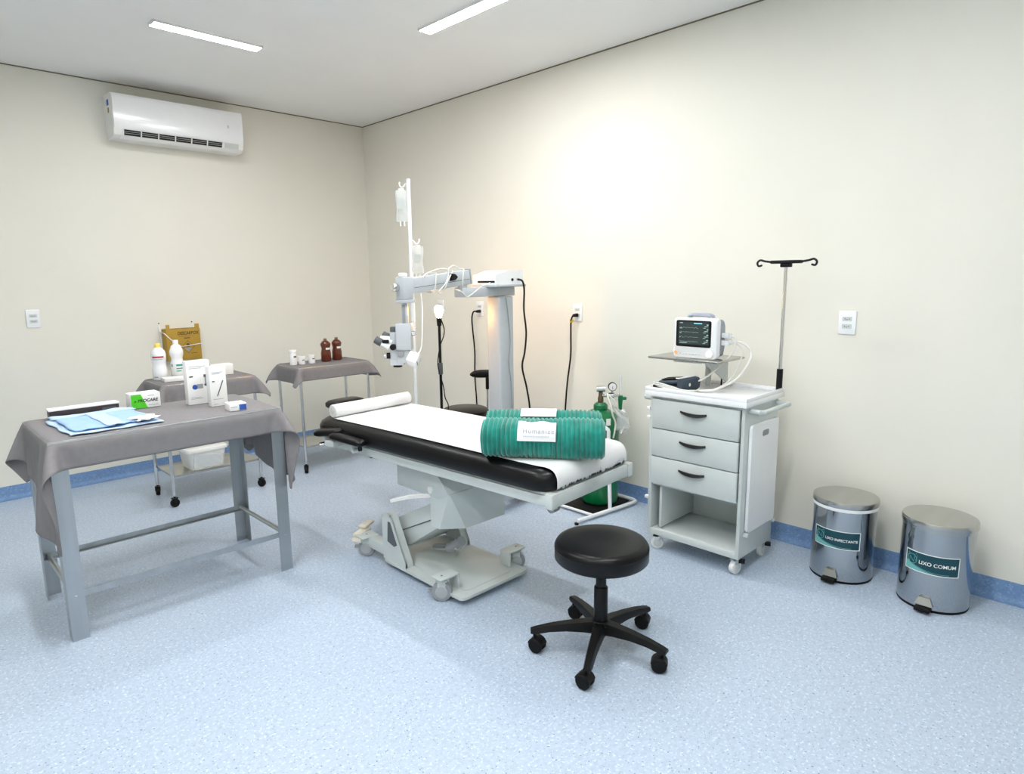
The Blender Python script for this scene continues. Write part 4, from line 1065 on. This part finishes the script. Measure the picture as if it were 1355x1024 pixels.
B().cyl(Hp(-.02, -.02, 1.19), Hp(-.04, -.02, 1.19), .014, n=14).obj('tilt_knob', CHROME, ms)
hbox(.025, .062, -.058, -.04, 1.062, 1.09, 'scale_plate', GREYW, .002)
# cables wrapped around the arm
bb = B()
def ring_(x, ph, tilt):
    zc = 1.463+(x+1.33)*.11; pts = []
    for k in range(16):
        q = 2*math.pi*k/16; yy = .046*max(-1, min(1, 1.35*math.cos(q))); zz = .056*max(-1, min(1, 1.35*math.sin(q)))
        pts.append((x+tilt*math.sin(q+ph), -2.5+yy, zc+zz))
    bb.tube(pts, .0042, 6, closed=True)
ring_(-1.17, 0, .012); ring_(-1.055, .4, .05); ring_(-.94, 1.2, .02)
bb.tube([(-1.26, -2.54, 1.51), (-1.22, -2.53, 1.535), (-1.12, -2.52, 1.56), (-1.06, -2.53, 1.55), (-1.09, -2.545, 1.48), (-1.15, -2.545, 1.425), (-1.12, -2.54, 1.42)], .0042, 6, 6)
bb.tube([(-.98, -2.53, 1.565), (-1.03, -2.54, 1.58), (-1.07, -2.545, 1.56)], .0042, 6, 6)
bb.tube([(-1.02, -2.54, 1.44), (-.97, -2.55, 1.42), (-.935, -2.55, 1.39), (-.90, -2.55, 1.40), (-.84, -2.58, 1.45), (-.78, -2.60, 1.475)], .0038, 6, 6)
bb.obj('wrapped_cable', CABLEW, ms, ang=60)
bb = B(); bb.tube([(-1.27, -2.53, 1.42), (-1.275, -2.545, 1.33), (-1.29, -2.56, 1.25), (-1.305, -2.575, 1.17), (-1.325, -2.585, 1.10), (-1.355, -2.59, 1.07)], .0045, 6, 6); bb.obj('hanging_cable', CABLEW, ms, ang=60)
pg = thing('plug_adapter', (-1.382, -2.59, 1.01), 'white cube adapter hanging by its cable beside the microscope head', 'adapter')
MM = Matrix.Rotation(R(45), 3, 'Z') @ Matrix.Rotation(R(38), 3, 'Y') @ Matrix.Rotation(R(20), 3, 'X')
B().box((-1.382, -2.59, 1.045), (.07, .06, .065), .004, M=MM).obj('adapter_body', WHITE, pg)
B().box(Vector((-1.382, -2.59, 1.045))+MM @ Vector((0, -.0303, -.016)), (.04, .001, .006), M=MM).obj('adapter_slot', GREYD, pg)
# control box on the column
px_, py_ = -.60, -2.5
ct = thing('control_box', (px_, py_, 1.447), 'white wedge fronted control box on top of the microscope column', 'control box')
B().span(px_-.155, px_+.115, py_-.13, py_+.10, 1.4475, 1.462, .003).obj('tray', GREYM, ct)
B().prism([(px_-.15, 1.4625), (px_+.10, 1.4625), (px_+.10, 1.553), (px_-.04, 1.553), (px_-.15, 1.522)], 1, py_-.115, py_+.095).obj('case', WHITE, ct, ang=10)
B().prism([(px_-.1505, 1.478), (px_-.1505, 1.488)], 1, py_-.10, py_+.05) if False else None
B().span(px_-.152, px_-.1502, py_-.11, py_+.05, 1.474, 1.486).obj('slot', BLACK, ct)
B().cyl((px_+.0, py_-.1152, 1.492), (px_+.0, py_-.12, 1.492), .009, n=14).obj('socket', BLACK, ct)
B().cyl((px_+.045, py_-.1152, 1.494), (px_+.045, py_-.125, 1.494), .009, n=14).obj('cable_gland', CHROME, ct)
cb = B(); cb.tube([(px_+.045, py_-.125, 1.494), (px_+.06, py_-.15, 1.48), (px_+.075, py_-.15, 1.42), (px_+.07, py_-.15, 1.3), (px_+.085, py_-.155, 1.15), (px_+.075, py_-.15, 1.02), (px_+.05, py_-.15, .92), (px_+.09, py_-.15, .78), (px_+.12, py_-.15, .62), (px_+.14, py_-.12, .40), (px_+.16, py_-.05, .16), (px_+.19, py_+.05, .012), (px_+.3, py_+.15, .006)], .0062, 8, 6)
cb.top('power_cable', BLACK, (px_+.045, py_-.125, 1.494), 'black power cable hanging from the control box down the microscope column', 'cable', 'black cables by the right wall', ang=60)
cb = B(); cb.tube([(px_-.02, py_-.075, 1.38), (px_+.0, py_-.075, 1.25), (px_+.015, py_-.075, 1.1), (px_+.0, py_-.075, .95), (px_+.02, py_-.075, .8), (px_+.03, py_-.075, .5), (px_+.03, py_-.075, .14)], .0042, 6, 6)
cb.obj('column_cable', W_('grey_cable', (150, 156, 160), .5), ms, ang=60)
# outlet cables
def plug_cable(y, z, pts, label, plugm, collar=None):
    t = thing('power_cable', (-.012, y, z), label, 'cable', 'black cables by the right wall')
    B().cyl((-.0115, y, z), (-.045, y+.012, z-.002), .014, .010, n=14).obj('plug', BLACK, t)
    if collar: B().cyl((-.036, y+.028, z-.028), (-.04, y+.036, z-.05), .012, n=12).obj('collar', collar, t)
    B().tube(pts, .0062, 8, 6).obj('cord', BLACK, t, ang=60)
plug_cable(-1.645, 1.238, [(-.045, -1.633, 1.236), (-.055, -1.61, 1.232), (-.05, -1.585, 1.18), (-.04, -1.58, 1.08), (-.035, -1.595, .9), (-.035, -1.59, .7), (-.04, -1.61, .5), (-.06, -1.64, .2), (-.12, -1.7, .012), (-.25, -1.78, .006), (-.4, -1.9, .006)], 'black power cable falling from the outlet left of the microscope column', BLACK)
plug_cable(-2.675, 1.238, [(-.045, -2.663, 1.236), (-.045, -2.645, 1.20), (-.035, -2.635, 1.1), (-.03, -2.63, .95), (-.03, -2.60, .75), (-.035, -2.585, .55), (-.045, -2.58, .3), (-.08, -2.6, .05), (-.16, -2.62, .008), (-.3, -2.60, .006)], 'black power cable with a yellow collar falling from its outlet', BLACK, W_('yellow_collar', (228, 196, 40), .5))

# ------------------------------------------------------------------ surgeon chair with backrest (behind the bed)
sc0 = (-.55, -2.06)
ch = thing('surgeon_chair', (sc0[0], sc0[1], 0), 'black surgeon chair with a small backrest behind the bed', 'chair')
B().lathe([(.12, .50), (.165, .505), (.175, .52), (.172, .552), (.15, .565), (.002, .568)], (sc0[0], sc0[1], 0), 36).obj('seat', VINYLB, ch, ang=50)
B().lathe([(.025, .12), (.025, .50)], (sc0[0], sc0[1], 0), 16).obj('column', BLACK, ch)
for k in range(5):
    a = R(20+72*k); d = Vector((math.cos(a), math.sin(a), 0)); o0 = Vector((sc0[0], sc0[1], .09))
    lg = B().cyl(o0, o0+d*.20-Vector((0, 0, .02)), .022, .014, n=10).obj('leg', BLACK, ch)
    q = o0+d*.19; nn = Vector((-d.y, d.x, 0))
    B().lathe([(.018, -.018), (.027, -.014), (.027, .014), (.018, .018)], (q.x, q.y, .0275), 16, nn).obj('caster', BLACKR, lg)
bkp = Vector((-.42, -2.165, .815))
bb = B(); bb.tube([(sc0[0]+.05, sc0[1]-.05, .50), (bkp.x+.0, bkp.y, .51), (bkp.x, bkp.y, .56), (bkp.x, bkp.y, .80)], .008, 8); bb.obj('back_bar', CHROME, ch)
B().cyl((bkp.x, bkp.y, .70), (bkp.x, bkp.y, .79), .014, n=14, bev=.003).obj('back_sleeve', BLACK, ch)
b_ = B(); loops = []
for i in range(13):
    s = -1+2*i/12; off = .03*s*s; hgt = .03*math.sqrt(max(.05, 1-s**4)); c = bkp+dv*(s*.125)-Vector((.7, .71, 0))*off
    n = Vector((.7, .71, 0))
    loops.append([tuple(c+n*.02*math.cos(q)+Vector((0, 0, hgt*math.sin(q)))) for q in [2*math.pi*k/12 for k in range(12)]])
b_.loft(loops).obj('backrest', VINYLB, ch, ang=60)

# ------------------------------------------------------------------ lamp on a black stand
lx, ly = -.86, -2.175
lm = thing('floor_lamp', (lx, ly, 0), 'black stand with a bare glowing warm bulb behind the bed', 'lamp')
B().lathe([(.11, 0), (.115, .006), (.11, .014), (.02, .024)], (lx, ly, 0), 28).obj('base', BLACK, lm)
B().cyl((lx, ly, .02), (lx, ly, 1.20), .0095, n=12).obj('pole', BLACK, lm)
B().cyl((lx, ly, .86), (lx, ly, .94), .016, n=14, bev=.004).obj('clamp', GREYD, lm)
B().cyl((lx, ly, 1.19), (lx, ly, 1.245), .015, .018, n=16).obj('lamp_holder', BLACK, lm)
bb = B(); bb.tube([(lx+.01, ly-.01, 1.23), (lx+.025, ly-.02, 1.17), (lx+.02, ly-.018, 1.12), (lx-.005, ly-.012, 1.06), (lx-.012, ly+.008, .97), (lx-.018, ly+.0, .9), (lx+.01, ly-.012, .78), (lx+.02, ly-.015, .70), (lx+.035, ly-.03, .64), (lx+.025, ly-.02, .55)], .004, 6, 6); bb.obj('cord', BLACK, lm, ang=60)
B().lathe([(.014, 1.245), (.016, 1.255), (.027, 1.28), (.03, 1.297), (.027, 1.313), (.014, 1.325), (.001, 1.327)], (lx, ly, 0), 24).obj('bulb', BULB, lm)

# ------------------------------------------------------------------ drip pole by the bed with two bags
ix, iy = -1.095, -2.205
iv = thing('drip_stand', (ix, iy, .5), 'tall white drip pole clamped at the bed head', 'drip stand')
B().cyl((ix, iy, .50), (ix, iy, 2.115), .0125, n=14).obj('pole', WHITE, iv)
q = Vector(bt(.27, 1.58, .635)); B().tube([tuple(q), (ix-.02, iy, .635), (ix, iy, .635)], .014, 8).obj('bed_clamp', GREYP, iv)
for z, s in ((2.09, 1), (1.745, -1)):
    bb = B(); e = HL*s
    P0 = Vector((ix, iy, z))
    bb.tube([tuple(P0), tuple(P0+e*.02+Vector((0, 0, -.005))), tuple(P0+e*.03+Vector((0, 0, -.02))), tuple(P0+e*.045+Vector((0, 0, -.022))), tuple(P0+e*.055+Vector((0, 0, -.008))), tuple(P0+e*.055+Vector((0, 0, .008)))], .0042, 8, 5)
    bb.obj('hook', WHITE, iv)
def ivbag(c, wd, h, label):
    t = thing('drip_bag', (c.x, c.y, c.z-h), label, 'drip bag', 'clear drip bags')
    loops = []
    for i in range(13):
        s = i/12; z = c.z-h*s; th = .004+.02*math.sin(math.pi*min(1, s*1.05))**.7*(.35+.65*s)
        ww = wd/2*(.93+.07*math.sin(s*9))
        loops.append([tuple(Vector((c.x, c.y, z))+HL*(ww*math.cos(a))+HD*(th*math.sin(a)*(1+.2*math.sin(s*17+a*2)))) for a in [2*math.pi*k/20 for k in range(20)]])
    B().loft(loops).obj('bag', FLUID, t, ang=60)
    B().box((c.x, c.y, c.z+.004), (wd*.5, .003, .014), .001, M=Mh).obj('hanger_tab', CLEAR, t)
    for s in (-.012, .012):
        p = Vector((c.x, c.y, c.z-h))+HL*s
        B().cyl(p, p-Vector((0, 0, .028)), .005, n=10).obj('port', TRANSL, t)
    B().box(Vector((c.x, c.y, c.z-h*.45))-HD*.0245, (wd*.55, .0008, h*.32), M=Mh).obj('label_print', W_('bag_print', (205, 212, 212), .4, alpha=.5), t)
P0 = Vector((ix, iy, 2.05)); ivbag(P0+HL*.045, .075, .19, 'clear drip bag hanging at the top of the white pole')
P0 = Vector((ix, iy, 1.705)); ivbag(P0-HL*.043-HD*.005, .078, .17, 'clear drip bag hanging lower on the white pole')
